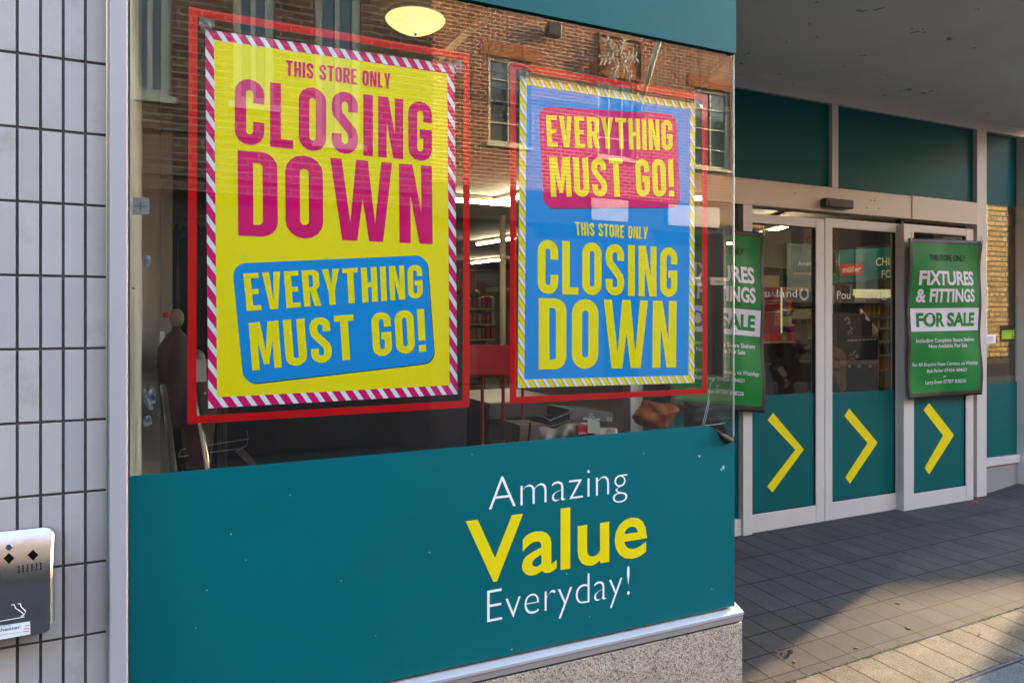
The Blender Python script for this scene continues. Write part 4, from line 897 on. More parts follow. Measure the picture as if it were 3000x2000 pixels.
# ---- behind the doors
m_hd = M('header_teal', (.006,.085,.09), .5)
yh = 6.9; hdr = thing('fridge_header', onY(2520,835,yh), 'teal header board with red dairy logo over the chilled cabinets', 'header sign')
MB().slab(pxquad([(2380,835),(2650,812),(2650,722),(2380,738)], yh), (0,.05,0)).build('board', m_hd, hdr)
RQ = pxquad([(2463,808),(2530,804),(2530,771),(2463,774)], yh-.004); MB().slab(RQ, (0,.003,0)).build('logo_panel', M('logo_red', (.36,.02,.02), .4), hdr)
mb = MB(); text(mb, 'm\u00fcller', pxquad([(2469,798),(2522,795),(2522,780),(2469,782)], yh-.006), bold=.02); text(mb, 'CHILLED', pxquad([(2566,779),(2660,773),(2660,752),(2566,756)], yh-.002), bold=.01); text(mb, 'FOOD', pxquad([(2583,814),(2650,810),(2650,789),(2583,792)], yh-.002), bold=.01); mb.build('lettering', M('hdr_letter', (.5,.48,.4), .5), hdr)
fg = thing('chilled_cabinet', onY(2560,1250,7.2), 'open chilled cabinet with lit shelves of bottles behind the middle door', 'fridge')
fx0, fx1 = XX(2490,7.2), XX(2640,7.2)
MB().box(fx0, fx1, 7.8, 7.85, .1, 1.95).build('back_panel', M('fridge_back', (.35,.33,.24), .5), fg); MB().box(fx0-.03, fx0, 7.15, 7.85, .1, 1.98).build('side_panel', m_frame, fg)
MB().slab(pxquad([(2492,872),(2628,872),(2628,848),(2492,847)], 7.18), (0,.03,0)).build('canopy', emis('fridge_light', (1,.92,.45), .04), fg)
zf = [ZZ(2600,b,7.2) for b in (1083,1038,999,960,925,885)]
for z in zf: MB().box(fx0, fx1, 7.2, 7.8, z-.025, z-.001).build('shelf', M('fridge_shelf', (.16,.19,.15), .4), fg)
bc = [(.55,.42,.05),(.45,.10,.05),(.5,.2,.03),(.12,.08,.03),(.35,.3,.1)]
bm_ = [M('bottle_%d' % i, c_, .25) for i, c_ in enumerate(bc)]
proto = {}
for r_i, z in enumerate(zf[:-1]):
    for i in range(11):
        x = fx0+.06+(fx1-fx0-.1)*i/10.5; h = .14+.05*((r_i*3+i//3) % 3)/2
        k = (r_i+i//4) % 5; zz0 = z
        if k not in proto:
            T = thing('bottle', (x, 7.3, zz0), 'small drinks bottle standing in a row in the chilled cabinet', 'bottle', 'bottles in the chilled cabinet')
            MB().lathe((x,7.3,zz0), [(.028,0),(.03,.01),(.03,.1),(.012,.14),(.012,.16)], 10).build('bottle_body', bm_[k], T, smooth=True); MB().lathe((x,7.3,zz0+.1605), [(.014,0),(.014,.02)], 8).build('cap', m_pw if k % 2 else m_rp, T)
            proto[k] = (T, Vector((x, 7.3, zz0)))
        else: dup(proto[k][0], Vector((x,7.3,zz0)) - proto[k][1])
# stepped navy display
nv_ = M('navy_card', (.018,.022,.045), .6); yd = 5.6
nd = thing('stepped_display', onY(2520,1250,yd), 'navy cardboard stepped display stand behind the middle door', 'display stand')
MB().slab(pxquad([(2452,1150),(2573,1145),(2573,985),(2452,992)], yd), (0,.4,0)).build('base', nv_, nd, bevel=.004)
steps = [((2452,990),(2556,985),940), ((2452,962),(2535,958),920), ((2455,936),(2520,932),895), ((2458,905),(2505,902),866), ((2460,880),(2490,878),836)]
for i, (l, r_2, tp) in enumerate(steps):
    MB().slab(pxquad([l, r_2, (r_2[0], tp), (l[0], tp-3)], yd+.05+i*.08), (0,.07,0)).build('step', nv_, nd, bevel=.003)
MB().slab([onY(2505,900,yd+.45), onY(2518,900,yd+.4), onY(2573,968,yd), onY(2573,1145,yd), onY(2560,1145,yd+.02), onY(2556,985,yd+.05)], (.02,.01,0)).build('side_cheek', M('cheek', (.33,.27,.18), .6), nd)
for (a, b, w_, h_) in ((2486,948,13,18),(2508,946,12,15),(2526,951,14,16),(2488,982,16,20),(2510,982,14,18),(2536,984,16,18)):
    MB().slab(pxquad([(a,b),(a+w_,b-1),(a+w_,b-h_),(a,b-h_)], yd-.012 + (.06 if b < 960 else 0)), (0,.01,0)).build('boxed_item', M('item_dark', (.03,.03,.035), .3), nd, bevel=.002)
mb = MB(); [mb.add(pxquad([(a,1000-(a-2482)*.05),(a+9,999.5-(a-2482)*.05),(a+9,994.5-(a-2482)*.05),(a,995-(a-2482)*.05)], yd-.003), [(0,1,2,3)]) for a in range(2482,2566,11)]
mb2 = MB(); [mb2.slab(pxquad([(a,1076),(a+9,1075.5),(a+9,1069),(a,1069.5)], yd-.003), (0,.002,0)) for a in (2484,2512,2545)]
mb.build('price_tickets', m_pw, nd); mb2.build('shelf_labels', m_pw, nd)
mb = MB(); random.seed(5)
for cx, cy in ((2483,940),(2490,968),(2508,1035),(2494,1045)):
    for k in range(9):
        p = onY(cx+random.uniform(-7,7), cy+random.uniform(-10,10), yd-.02); d = Vector((random.uniform(-.02,.02),0,random.uniform(-.02,.02))); n_ = Vector((-d.z,0,d.x))*.18
        mb.add([p-d-n_, p+d-n_, p+d+n_, p-d+n_], [(0,1,2,3)])
mb.build('printed_marks', m_pw, nd)
cr_ = MB().slab([onY(a,b,5.2) for a, b in ((2440,1020),(2448,1017),(2462,1022),(2475,1032),(2479,1040),(2479,1140),(2466,1150),(2440,1088))], (0,.01,0)).build('cream_board', M('cream_board', (.36,.26,.15), .5)); tag(cr_, 'rounded cream offer board reading 26 behind the middle door stile', 'sign board')
mb = MB(); text(mb, '26', pxquad([(2441,1064),(2461,1064),(2461,1047),(2441,1047)], 5.195)); text(mb, 'ies', pxquad([(2444,1086),(2459,1086),(2459,1075),(2444,1075)], 5.195)); text(mb, 'rs', pxquad([(2460,1131),(2469,1131),(2469,1122),(2460,1122)], 5.195)); mb.build('lettering', m_dk, cr_)
# left leaf view
o = MB().slab(pxquad([(2234,781),(2318,788),(2318,676),(2234,674)], 4.3), (0,.003,0)).build('reflection_sheet', M('reflection_cream', (.60,.56,.36), .6)); tag(o, 'cream sheet imitating the reflection of a sign in the left sliding door', 'reflection')  # cream panel stands in for a sign reflected in the glass
o = MB().slab([onY(a,b,4.0) for a, b in ((2352,662),(2420,662),(2420,780),(2383,764),(2354,742))], (0,.006,0)).build('hanging_sign', M('lilac_sign', (.17,.15,.18), .3)); tag(o, 'hexagonal lilac and pink hanging sign behind the left door stile', 'sign')
MB().slab([onY(a,b,3.998) for a, b in ((2358,665),(2410,665),(2410,690),(2385,700),(2370,730),(2358,715))], (0,.001,0)).build('pink_field', M('pink', (.5,.13,.13), .4), o)
mb = MB(); text(mb, 'Cash', pxquad([(2362,711),(2410,708),(2410,691),(2362,694)], 3.996)); text(mb, 'Only', pxquad([(2362,730),(2410,729),(2410,713),(2362,714)], 3.996)); mb.build('lettering', m_dk, o)
am = MB().slab(pxquad([(2330,797),(2450,800),(2450,738),(2332,741)], 6.0), (0,.03,0)).build('wall_sign', M('dark_teal_sign', (.02,.035,.04), .5)); tag(am, 'dark hanging slogan sign with orange edge behind the left door', 'sign')
mb = MB(); text(mb, 'Amazing Value', pxquad([(2338,778),(2430,776),(2430,762),(2338,765)], 5.995)); mb.build('lettering', m_pw, am); MB().slab(pxquad([(2331,804),(2450,806),(2450,801),(2331,798)], 5.99), (0,.03,0)).build('orange_edge', M('orange', (.45,.2,.01), .5), am)
sg = MB().slab(pxquad([(2294,840),(2368,842),(2368,810),(2294,804)], 5.6), (0,.05,0)).build('framed_display', M('brown_frame', (.06,.045,.03), .5)); tag(sg, 'brown display frame with dark green panel behind the left door', 'sign')
MB().slab(pxquad([(2304,832),(2358,832),(2358,812),(2304,810)], 5.595), (0,.003,0)).build('green_panel', M('dgreen', (.01,.06,.03), .5), sg)
sl = MB().slab(pxquad([(2215,980),(2287,975),(2287,842),(2215,842)], 4.6), (0,.004,0)).build('sale_poster', M('sale_red', (.42,.015,.01), .45, var=.3, vscale=25)); tag(sl, 'red sale poster with reversed lettering seen through the left door', 'poster')
mb = MB(); text(mb, 'SALE', pxquad([(2236,870),(2280,868),(2280,856),(2236,857)], 4.595), bold=.03, flip=True); text(mb, 'CONTINUES', pxquad([(2236,884),(2284,883),(2284,879),(2236,880)], 4.595), flip=True)
mb.add(pxquad([(2230,890),(2287,890),(2287,888),(2230,888)], 4.595), [(0,1,2,3)]); mb.add(pxquad([(2230,915),(2287,914),(2287,912),(2230,913)], 4.595), [(0,1,2,3)]); mb.build('lettering', m_pw, sl)
MB().slab(pxquad([(2287,975),(2292,975),(2292,842),(2287,842)], 4.6), (0,.03,0)).build('glowing_edge', emis('poster_edge_glow', (1,.8,.3), .035), sl)  # edge strip glows by itself to look lit
for i, (a, b, c1, c2) in enumerate(((2362,2420,850,900),(2362,2425,905,935),(2370,2420,950,1010))):
    o = MB().slab(pxquad([(a,c2),(b,c2),(b,c1),(a,c1)], 6.4), (0,.3,0)).build('stock_crate', M('crate_%d' % i, ((.03,.05,.055),(.30,.28,.16),(.12,.10,.06))[i], .6), bevel=.01)
    tag(o, ['dark stock crate at the top of the stack behind the left door','pale yellow stock crate in the middle of the stack behind the left door','brown stock crate at the bottom of the stack behind the left door'][i], 'crate', 'stacked stock crates')
# chrome post behind the middle leaf
pole((2452,668),(2460,900), 4.3, 4.3, .012, M('post_chrome', (.6,.55,.45), .2, 1), 'chrome upright post inside the left edge of the middle door')
# snack shelves behind right window
ws = thing('snack_shelves', onY(2930,1100,5.0), 'lit snack shelves behind the narrow right hand window', 'shelving')
wx, wX = XX(2893,5.0), XX(2975,5.0)
MB().box(wx, wX, 5.4, 5.45, .3, 1.9).build('back_panel', M('snack_back', (.5,.38,.12), .5), ws)
for b in (890, 935, 975, 1020, 1055): z = ZZ(2930,b,5.0); MB().box(wx, wX, 5.0, 5.4, z-.03, z).build('shelf', M('snack_shelf', (.5,.3,.15), .5), ws)
for i in range(8):
    b = (890,935,1020,1055)[i//2]; x = wx+.08+.16*(i % 2); z = ZZ(2930,b,5.0)
    o = MB().box(x-.06, x+.06, 5.05, 5.2, z+.001, z+.11).build('snack_box', M('snack_%d' % i, ((.5,.4,.15),(.03,.03,.04))[(i//2+i) % 2], .4, var=.5, vscale=30), bevel=.01); tag(o, 'snack box on the shelves behind the narrow right hand window', 'box', 'boxes on the snack shelves')

gn = thing('gondola_shelves', onY(2330,1250,6.2), 'stocked grocery shelving far behind the left sliding door', 'shelving')
gx0, gx1 = XX(2236,6.6), XX(2440,6.6)
MB().box(gx0, gx1, 6.95, 7.0, .03, 2.05).build('back_panel', M('gondola_back', (.16,.10,.06), .7), gn)
zg = [ZZ(2300,b,6.6) for b in (1000,950,905)]
random.seed(14); m_gp = [M('stock_%d' % i, c_, .45, var=.35, vscale=35) for i, c_ in enumerate(((.55,.03,.02),(.5,.35,.08),(.05,.12,.2),(.4,.38,.34),(.12,.3,.1)))]
for z in zg: MB().box(gx0, gx1, 6.6, 6.95, z-.02, z).build('shelf', m_sh, gn)
gp0 = {}
for r_i, z in enumerate(zg):
    for i in range(14):
        x = gx0 + (gx1-gx0)*(i+.5)/14; k = random.choice((0,0,1,2,3,4)) if i > 3 else 0; h = .11
        if k not in gp0:
            o = MB().box(x-.045, x+.045, 6.63, 6.8, z+.001, z+.12).build('grocery_box', m_gp[k], bevel=.008); tag(o, 'small grocery box stood in a row on the shelving behind the left door', 'grocery box', 'grocery boxes behind the left door'); gp0[k] = (o, Vector((x,0,z)))
        else:
            o0, b0 = gp0[k]; c_ = o0.copy(); link(c_); c_.location = o0.location + Vector((x,0,z)) - b0; c_.scale = (random.uniform(.7,1), 1, random.uniform(.7,1.15))
for X_, Z_ in ((gx0+.4, 2.6),):
    t = thing('ceiling_spotlight', (X_, 5.6, 3.1), 'small round lit ceiling spot over the left door aisle', 'ceiling light'); MB().lathe((X_,5.6,3.1), [(.06,0),(.07,-.02)], 16).build('spot', m_tube, t); MB().lathe((X_,5.6,3.13), [(.09,0),(.09,-.029)], 16).build('spot_rim', m_pw, t)
# ------------------------------------------------------------------ across the street (seen mirrored in the glass)
m_bk1 = brickmat('brown_brick', (.40,.19,.10,1), (.25,.11,.06,1), (.60,.50,.36,1))
m_bk2 = brickmat('red_brick', (.42,.12,.05,1), (.26,.07,.03,1), (.75,.60,.42,1), bw=.25, bh=.088, mw=.016, stain=.35)
m_flint = brickmat('stone_wall', (.66,.50,.24,1), (.40,.28,.12,1), (.14,.10,.05,1), bw=.34, bh=.2, mw=.03, offset=.37, stain=.4)
m_cream = M('cream_window_frame', (.75,.70,.50), .5); m_pane = M('window_pane', (.10,.13,.12), .05, spec=1); m_grey = M('shop_grey', (.04,.04,.044), .9, spec=.04)
m_signw = M('sign_white', (.6,.6,.57), .5)
yn = 8.3; yN = 2*YF - yn          # near facade
yf = 15.6; yFr = 2*YF - yf        # far facade
def vx(px, yv, ym=YF): return XX(px, yv)
def vz(px, py, yv): return ZZ(px, py, yv)
# facade with real window openings: columns of (x0,x1,z0,z1)
def facade(name, par, mat, x0, x1, z0, z1, y, holes, th=.3):
    xs = sorted(set([x0, x1] + [h[0] for h in holes] + [h[1] for h in holes])); zs_ = sorted(set([z0, z1] + [h[2] for h in holes] + [h[3] for h in holes]))
    mb = MB()
    for i in range(len(xs)-1):
        for j in range(len(zs_)-1):
            cx, cz = (xs[i]+xs[i+1])/2, (zs_[j]+zs_[j+1])/2
            if any(h[0] < cx < h[1] and h[2] < cz < h[3] for h in holes): continue
            mb.add([(xs[i],y,zs_[j]),(xs[i+1],y,zs_[j]),(xs[i+1],y,zs_[j+1]),(xs[i],y,zs_[j+1])], [(3,2,1,0)])
    for h in holes:
        a, b, c, d = h; q = [(a,y,c),(b,y,c),(b,y,d),(a,y,d)]; r = [(p[0], y-th*.5, p[2]) for p in q]
        mb.add(q + r, [(0,1,5,4),(1,2,6,5),(2,3,7,6),(3,0,4,7)])
    return mb.build(name, mat, par)
def window(par, h, y, nx, nzz, fw=.06, gb=.022):
    a, b, c, d = h; yy = y-.08; mb = MB()
    for q in ((a, a+fw, c, d), (b-fw, b, c, d), (a+fw, b-fw, c, c+fw), (a+fw, b-fw, d-fw, d)): mb.box(q[0], q[1], yy-.05, yy, q[2], q[3])
    fo = mb.build('window', m_cream, par); mb = MB()
    for i in range(1, nx): x = a+(b-a)*i/nx; mb.box(x-gb/2, x+gb/2, yy-.04, yy-.01, c+fw, d-fw)
    for j in range(1, nzz): z = c+(d-c)*j/nzz; mb.box(a+fw, b-fw, yy-.042, yy-.012, z-gb/2, z+gb/2)
    if nx > 1 or nzz > 1: mb.build('glazing_bars', m_cream, fo)
    MB().box(a+fw*.5, b-fw*.5, yy-.06, yy-.05, c, d).build('pane', m_pane, fo); MB().box(a-.05, b+.05, y-.02, y+.06, c-.07, c-.002).build('sill', m_cream, fo)
    return fo
near = thing('brick_building', (0, yN, 0), 'brown brick building across the street with tall cream framed windows', 'building')
H1 = [(vx(375,yn), vx(500,yn), vz(440,280,yn), 6.5), (vx(683,yn), vx(806,yn), vz(740,305,yn), 6.5), (vx(925,yn), vx(1060,yn), vz(990,420,yn), 6.5)]
facade('wall', near, m_bk1, -16, 2.9, vz(600,560,yn), 7.2, yN, H1)
for h in H1: window(near, h, yN, 2, 1, .09, .05)
MB().box(-16, 2.9, yN+.002, yN+.04, vz(600,393,yn), vz(600,386,yn)).build('string_course', M('ledge', (.25,.19,.13), .8), near)
MB().box(-16, 2.9, yN+.002, yN+.05, vz(600,522,yn), vz(600,512,yn)).build('string_course', M('ledge2', (.22,.17,.12), .8), near)
MB().box(-16, 2.9, yN-.35, yN-.3, 0, vz(600,560,yn)).build('shop_window', M('dark_shop', (.035,.027,.02), .4), near)
mb = MB(); [mb.box(x, x+.3, yN-.3, yN, 0, vz(600,560,yn)-.002) for x in (-12,-8,-4,-.9,2.6)]; mb.build('shop_piers', M('dark_pier', (.03,.028,.026), .5), near)
MB().box(-16, 2.9, yN-6, yN-.36, 0, 7.2).build('rear_mass', m_bk1, near)
# far building
far = thing('brick_building', (12, yFr, 0), 'sunlit red brick building across the square with white sashed windows', 'building')
def vh(p0, p1, a, b, pc): return (vx(p0,yf), vx(p1,yf), vz(pc,b,yf), vz(pc,a,yf))
H2 = [vh(1430,1556,170,425,1490), vh(2035,2140,262,495,2085), vh(1752,1866,225,465,1810)]
w_, sp_ = H2[1][1]-H2[1][0], 3.9
for k in range(1, 2): H2.append((H2[1][0]+sp_*k*1.0, H2[1][1]+sp_*k*1.0, H2[1][2], H2[1][3]))
H2 += [(h[0], h[1], h[2]+3.4, h[3]+3.3) for h in H2[:2]]
z_sh = vz(2060, 602, yf)
facade('wall', far, m_bk2, 3.6, 18.5, z_sh, 10.5, yFr, H2)
for h in H2: window(far, h, yFr, 2 if h is not H2[2] else 3, 4, .09, .03)
MB().box(3.6, 18.5, yFr-.3, yFr-.25, 0, z_sh).build('shop_window', m_grey, far)
mb = MB(); [mb.box(x, x+.5, yFr-.25, yFr+.02, 0, z_sh-.5) for x in (4,7.5,11,14.5,18)]; mb.build('shop_piers', m_grey, far)
MB().box(3.6, 18.4, yFr-.2, yFr+.10, z_sh-.75, z_sh-.002).build('shop_fascia', m_grey, far)
for p0, p1 in ((1735,1842),(1960,2110)):
    a, b = vx(p0, yf-.15), vx(p1, yf-.15); MB().box(a, b, yFr+.102, yFr+.14, z_sh-.6, z_sh-.06).build('fascia_board', m_signw, far)
# soldier courses over the windows
mb = MB(); sol = brickmat('soldier_brick', (.62,.20,.07,1), (.48,.14,.05,1), (.4,.28,.18,1), bw=.085, bh=.34, mw=.01, offset=0, stain=.3)
for h in H2: mb.box(h[0]-.2, h[1]+.2, yFr+.001, yFr+.015, h[3]+.0, h[3]+.34)
mb.build('soldier_course', sol, far)
# recessed panel with moulding
P = vh(1752,1880,108,232,1815); mb = MB(); f_ = .05
for q in ((P[0], P[0]+f_, P[2], P[3]), (P[1]-f_, P[1], P[2], P[3]), (P[0]+f_, P[1]-f_, P[2], P[2]+f_), (P[0]+f_, P[1]-f_, P[3]-f_, P[3])): mb.box(q[0], q[1], yFr+.002, yFr+.06, q[2], q[3])
mb.build('panel_moulding', M('brick_moulding', (.3,.14,.07), .8), far)
MB().box(3.6, 18.5, yFr-9, yFr-.31, 0, 10.4).build('rear_mass', m_bk2, far)
# snowflake decoration
sf = thing('snowflake_light', mir(onY(1815,180,yf-.25)), 'unlit wire snowflake street decoration on the sunlit brick wall', 'street decoration')
c = mir(onY(1812,172,yf-.25)); mb = MB()
for k in range(6):
    a = R_(12+60*k); d = Vector((math.cos(a),0,math.sin(a))); n_ = Vector((-d.z,0,d.x)); mb.tube([c+d*.1, c+d*.55], .028, 6); d2 = Vector((math.cos(a+math.pi/3),0,math.sin(a+math.pi/3))); mb.tube([c+d*.22, c+d2*.22], .024, 6)
    for r_ in (.25, .38, .5):
        for s_ in (-1, 1): mb.tube([c+d*r_, c+d*(r_+.10)+n_*s_*.13], .024, 5)
mb.build('wire_frame', M('tinsel', (.5,.46,.38), .6, .2), sf)
# flagpole
fp = thing('flagpole', mir(onY(1868,320,yf)), 'cream angled flagpole projecting from the red brick wall', 'flagpole')
MB().tube([mir(onY(1868,330,yf)), mir(onY(1931,118,yf-1.6))], [.085,.07], 10).build('pole', M('pole_paint', (.88,.84,.66), .5), fp, smooth=True)
b_ = mir(onY(1868,330,yf)); MB().box(b_.x-.12, b_.x+.12, yFr, yFr+.12, b_.z-.15, b_.z+.12).build('bracket', m_black, fp)
MB().tube([mir(onY(1868,330,yf)), mir(onY(1740,208,yf))], .008, 5).build('stay', m_cream, fp)
fl_ = thing('floodlight', mir(onY(1622,90,yf-.2)), 'small black floodlight high on the red brick wall', 'floodlight'); c = mir(onY(1622,90,yf-.2)); MB().box(c.x-.18,c.x+.18,c.y-.1,c.y+.1,c.z-.15,c.z+.15).build('housing', m_black, fl_, bevel=.02); MB().box(c.x-.03,c.x+.03,yFr,c.y-.101,c.z-.05,c.z+.05).build('arm', m_black, fl_)
# hanging strings of lights
for i, p_ in enumerate((1345,1378,1410,1440,1485,1530,1565,1625,1975,2010,2048,2078,2108,2132)):
    x = vx(p_, yf-.25); z0 = vz(p_, 260+ (60 if p_ > 1900 else 0)+25*(i % 3), yf-.25); y_ = 2*YF-(yf-.25)
    L_ = thing('string_light', (x, y_, z0), 'dark drop string of tiny bulbs hanging down the red brick wall', 'string lights', 'drop strings of bulbs on the red brick building')
    MB().tube([(x, y_, z0), (x+.02, y_, (z0+9)/2), (x, y_, 9.5)], .006, 4).build('cable', m_black, L_); mb = MB()
    zq = z0
    while zq < 9.4: s_ = random.choice((-1, 1)); mb.tube([(x, y_, zq), (x+s_*.07, y_+.02, zq-.02)], .008, 4); zq += .22
    mb.build('bulbs', M('bulb', (.3,.28,.22), .3), L_)
# shop signs under the far building
for p0, p1, a, b, s, lab in ((2082,2126,812,833,'MONTBLANC','white shop sign reading montblanc on the grey shopfront across the square'), (2030,2053,812,836,'REEDS','small white shop sign left of the montblanc sign')):
    pl = [mir(onY(*q, yf-.4)) for q in ((p0,b),(p1,b),(p1,a),(p0,a))]
    o = MB().slab(pl, (0,-.05,0)).build('shop_sign', m_signw); tag(o, lab, 'shop sign')
    mb = MB(); mb_q = [mir(onY(*q, yf-.42)) for q in ((p0+4,b-5),(p1-4,b-5),(p1-4,a+6),(p0+4,a+6))]; text(mb, s, mb_q, bold=.01, flip=True); mb.build('lettering', m_dk, o)
# stone building further along
drk = thing('slate_building', (23, yFr-.5, 0), 'dark slate clad gabled building between the brick and the stone buildings', 'building')
m_sl = M('slate_cladding', (.02,.021,.023), .9, spec=.04); MB().slab([(18.7,yFr-.5,0),(27.8,yFr-.5,0),(27.8,yFr-.5,6),(23.2,yFr-.5,9.5),(18.7,yFr-.5,6)], (0,-7,0)).build('wall', m_sl, drk)
for x in (20,23.5,26): MB().box(x, x+1.2, yFr-.52, yFr-.46, 2.5, 4.2).build('window', m_pane, drk)
MB().box(19, 27.5, yFr-.499, yFr-.1, 2.1, 2.4).build('shop_fascia', m_grey, drk)
stn = thing('stone_building', (30, yFr+.3, 0), 'tall sunlit yellow stone wall building at the far end of the street', 'building')
facade('wall', stn, m_flint, 28, 60, 0, 11, yFr+.8, [(32,33.2,.6,3)])
window(stn, (32,33.2,.6,3), yFr+.8, 2, 4)
MB().tube([(29.1,yFr+.9,0),(29.1,yFr+.9,11)], .06, 8).build('drainpipe', m_cream, stn); MB().box(28, 60, yFr-8, yFr+.45, 0, 10.9).build('rear_mass', m_flint, stn)
al = MB().slab([(28.4+.28*math.cos(R_(60*k)), yFr+.82, 4.7+.28*math.sin(R_(60*k))) for k in range(6)], (0,.12,0)).build('alarm_box', M('alarm_yellow', (.6,.42,.02), .5), bevel=.02); tag(al, 'yellow hexagonal alarm box on the stone wall', 'alarm box')

# unseen blocks added right of the recess to shape the sun shaft
m_rend = M('blocker_render', (.34,.31,.27), .9, spec=.1)
for lab, pts in (('unseen plain block added right of the entrance recess to bound the sun shaft', [(14.5,l1(14.5)),(60,l1(60)),(60,l1(60)+6),(14.5,l1(14.5)+14)]),
                 ('unseen long block added to shade the street side of the sun shaft', [(9.5,2.12),(60,2.12),(60,l2(60)),(9.5,l2(9.5))])):
    nb = thing('sun_blocker', (pts[0][0], pts[0][1], 0), lab, 'building')
    MB().slab([(x, y, -.1) for x, y in pts], (0,0,11.5)).build('wall', m_rend, nb); MB().slab([(x, y, 11.401) for x, y in pts], (0,0,.25)).build('blocker_cap', m_soff, nb)

# ------------------------------------------------------------------ litter
def gp(px, py, dz=.008):
    z = .0
    for _ in range(6): p = onZ(px, py, z); z = gz(p.x, p.y)+dz
    return Vector((p.x, p.y, z))
m_gum = M('gum', (.11,.105,.10), .95, spec=.03); random.seed(11)
mb_all = []
for px_, py2, r in [(2351,1707,.011),(2630,1764,.012),(2820,1556,.014),(2381,1645,.01),(2445,1650,.013),(2166,1651,.008),(2592,1589,.011),(2510,1895,.010),(2868,1634,.009),(2197,1716,.01),(2348,1643,.008),(2660,1837,.012),(2328,1935,.010),(2200,1992,.011),(2870,1855,.008),(2767,1531,.008),(2275,1905,.010),(2952,1601,.01),(2540,1530,.007),(2410,1780,.008),(2690,1690,.008),(2960,1850,.008)]:
    c = gp(px_, py2, .009); n = 9; mb = MB(); pts = [c + Vector((r*random.uniform(.6,1.2)*math.cos(6.283*k/n), r*random.uniform(.6,1.2)*math.sin(6.283*k/n), 0)) for k in range(n)]
    o = mb.slab(pts, (0,0,-.002)).build('gum_spot', m_gum); tag(o, 'flattened pale chewing gum spot trodden into the entrance paving', 'chewing gum', 'chewing gum spots on the entrance paving')
c = gp(2856,1469,.012); cp = thing('litter_cap', c-Vector((0,0,.012)), 'small red bottle cap on the paving at the foot of the right post', 'bottle cap'); MB().lathe(c-Vector((0,0,.01)), [(.019,0),(.021,.004),(.02,.012),(.016,.015)], 16).build('cap', M('cap_red', (.5,.01,.02), .4), cp)
MB().tube([c+Vector((-.02,0,-.006)), c+Vector((-.035,-.004,-.006)), c+Vector((-.04,.006,-.006))], .003, 6).build('tear_strip', M('cap_red2', (.5,.01,.02), .4), cp)
for px_, py2, l, lab in ((2316,1908,.035,'dark dead leaf lying on the ribbed entrance tiles'), (2290,1915,.02,'small curled brown leaf beside the larger dark leaf')):
    c = gp(px_, py2, .014); a = .5; d = Vector((math.cos(a), math.sin(a), 0))*l; n_ = Vector((-d.y, d.x, 0))*.35
    o = MB().add([c-d, c-d*.2+n_+Vector((0,0,.004)), c+d, c-d*.1-n_, c+Vector((0,0,.006))], [(0,4,1),(1,4,2),(2,4,3),(3,4,0)]).build('leaf', M('dead_leaf', (.03,.025,.02), 1, spec=0)); tag(o, lab, 'leaf')

# ------------------------------------------------------------------ passer-by mirrored in the left sliding door
def skin(name, pts, edges, rad, mat, parent, sub=2):
    me = bpy.data.meshes.new(name); me.from_pydata([Vector(p) for p in pts], edges, []); me.materials.append(mat)
    o = bpy.data.objects.new(name, me); link(o); WLOC[o.name] = WLOC[parent.name]; o.parent = parent
    k = o.modifiers.new('skin', 'SKIN'); me.skin_vertices.new() if not me.skin_vertices else None
    for v, r in zip(me.skin_vertices[0].data, rad): v.radius = (r, r) if not isinstance(r, tuple) else r
    me.skin_vertices[0].data[0].use_root = True; k.use_smooth_shade = True
    s_ = o.modifiers.new('sub', 'SUBSURF'); s_.levels = s_.render_levels = sub
    return o
wm = thing('person', (6.9, .75, -.02), 'woman walking in dark coat and pink scarf with long fair hair', 'person')
wm.rotation_euler.z = R_(75)      # built facing +x, walking
m_skin = M('skin', (.62,.38,.28), .6); m_coat = M('black_coat', (.03,.028,.035), .8); m_trs = M('dark_trousers', (.012,.012,.016), .8); m_hair = M('fair_brown_hair', (.45,.25,.09), .6, var=.4, vscale=60); m_scarf = M('pink_scarf', (.75,.03,.16), .8)
body = skin('body', [(0,0,.92),(0,0,1.05),(0,0,1.22),(0,0,1.36),(.01,0,1.44),(.02,0,1.50),(.03,0,1.56),(.03,0,1.62),(0,.09,.88),(.16,.09,.50),(.10,.09,.09),(.22,.09,.04),(0,-.09,.88),(-.10,-.09,.50),(-.34,-.09,.14),(-.26,-.09,.05),
    (0,.17,1.36),(-.06,.22,1.10),(.08,.21,.90),(.12,.20,.82),(0,-.17,1.36),(.05,-.23,1.12),(.22,-.15,1.16),(.27,-.10,1.20)],
    [(0,1),(1,2),(2,3),(3,4),(4,5),(5,6),(6,7),(0,8),(8,9),(9,10),(10,11),(0,12),(12,13),(13,14),(14,15),(3,16),(16,17),(17,18),(18,19),(3,20),(20,21),(21,22),(22,23)],
    [.13,.12,.14,.13,.06,.05,.085,.08,.09,.058,.04,.032,.09,.058,.04,.032,.065,.045,.036,.022,.065,.045,.036,.022], m_skin, wm)
def hand(root, d, up, nm):
    pts = [root]; ed = []; rad = [.020]; side = d.cross(up).normalized()
    for f, (off, ln) in enumerate(((-.027,.062),(-.009,.072),(.009,.068),(.026,.052))):
        b = len(pts); p0 = root + d*.055 + side*off; p1 = p0 + d*ln*.5 - up*.008; p2 = p1 + d*ln*.35 - up*.025
        pts += [p0, p1, p2]; ed += [(0, b), (b, b+1), (b+1, b+2)]; rad += [.010, .008, .006]
    b = len(pts); pts += [root + side*-.03 + d*.02, root + side*-.048 + d*.05 - up*.01]; ed += [(0, b), (b, b+1)]; rad += [.010, .008]
    skin(nm, pts, ed, rad, m_skin, wm, 1)
hand(Vector((.13,.20,.81)), Vector((.2,0,-1)).normalized(), Vector((1,0,.2)).normalized(), 'hand')
hand(Vector((.28,-.09,1.21)), Vector((.3,.5,.8)).normalized(), Vector((1,0,-.3)).normalized(), 'hand')
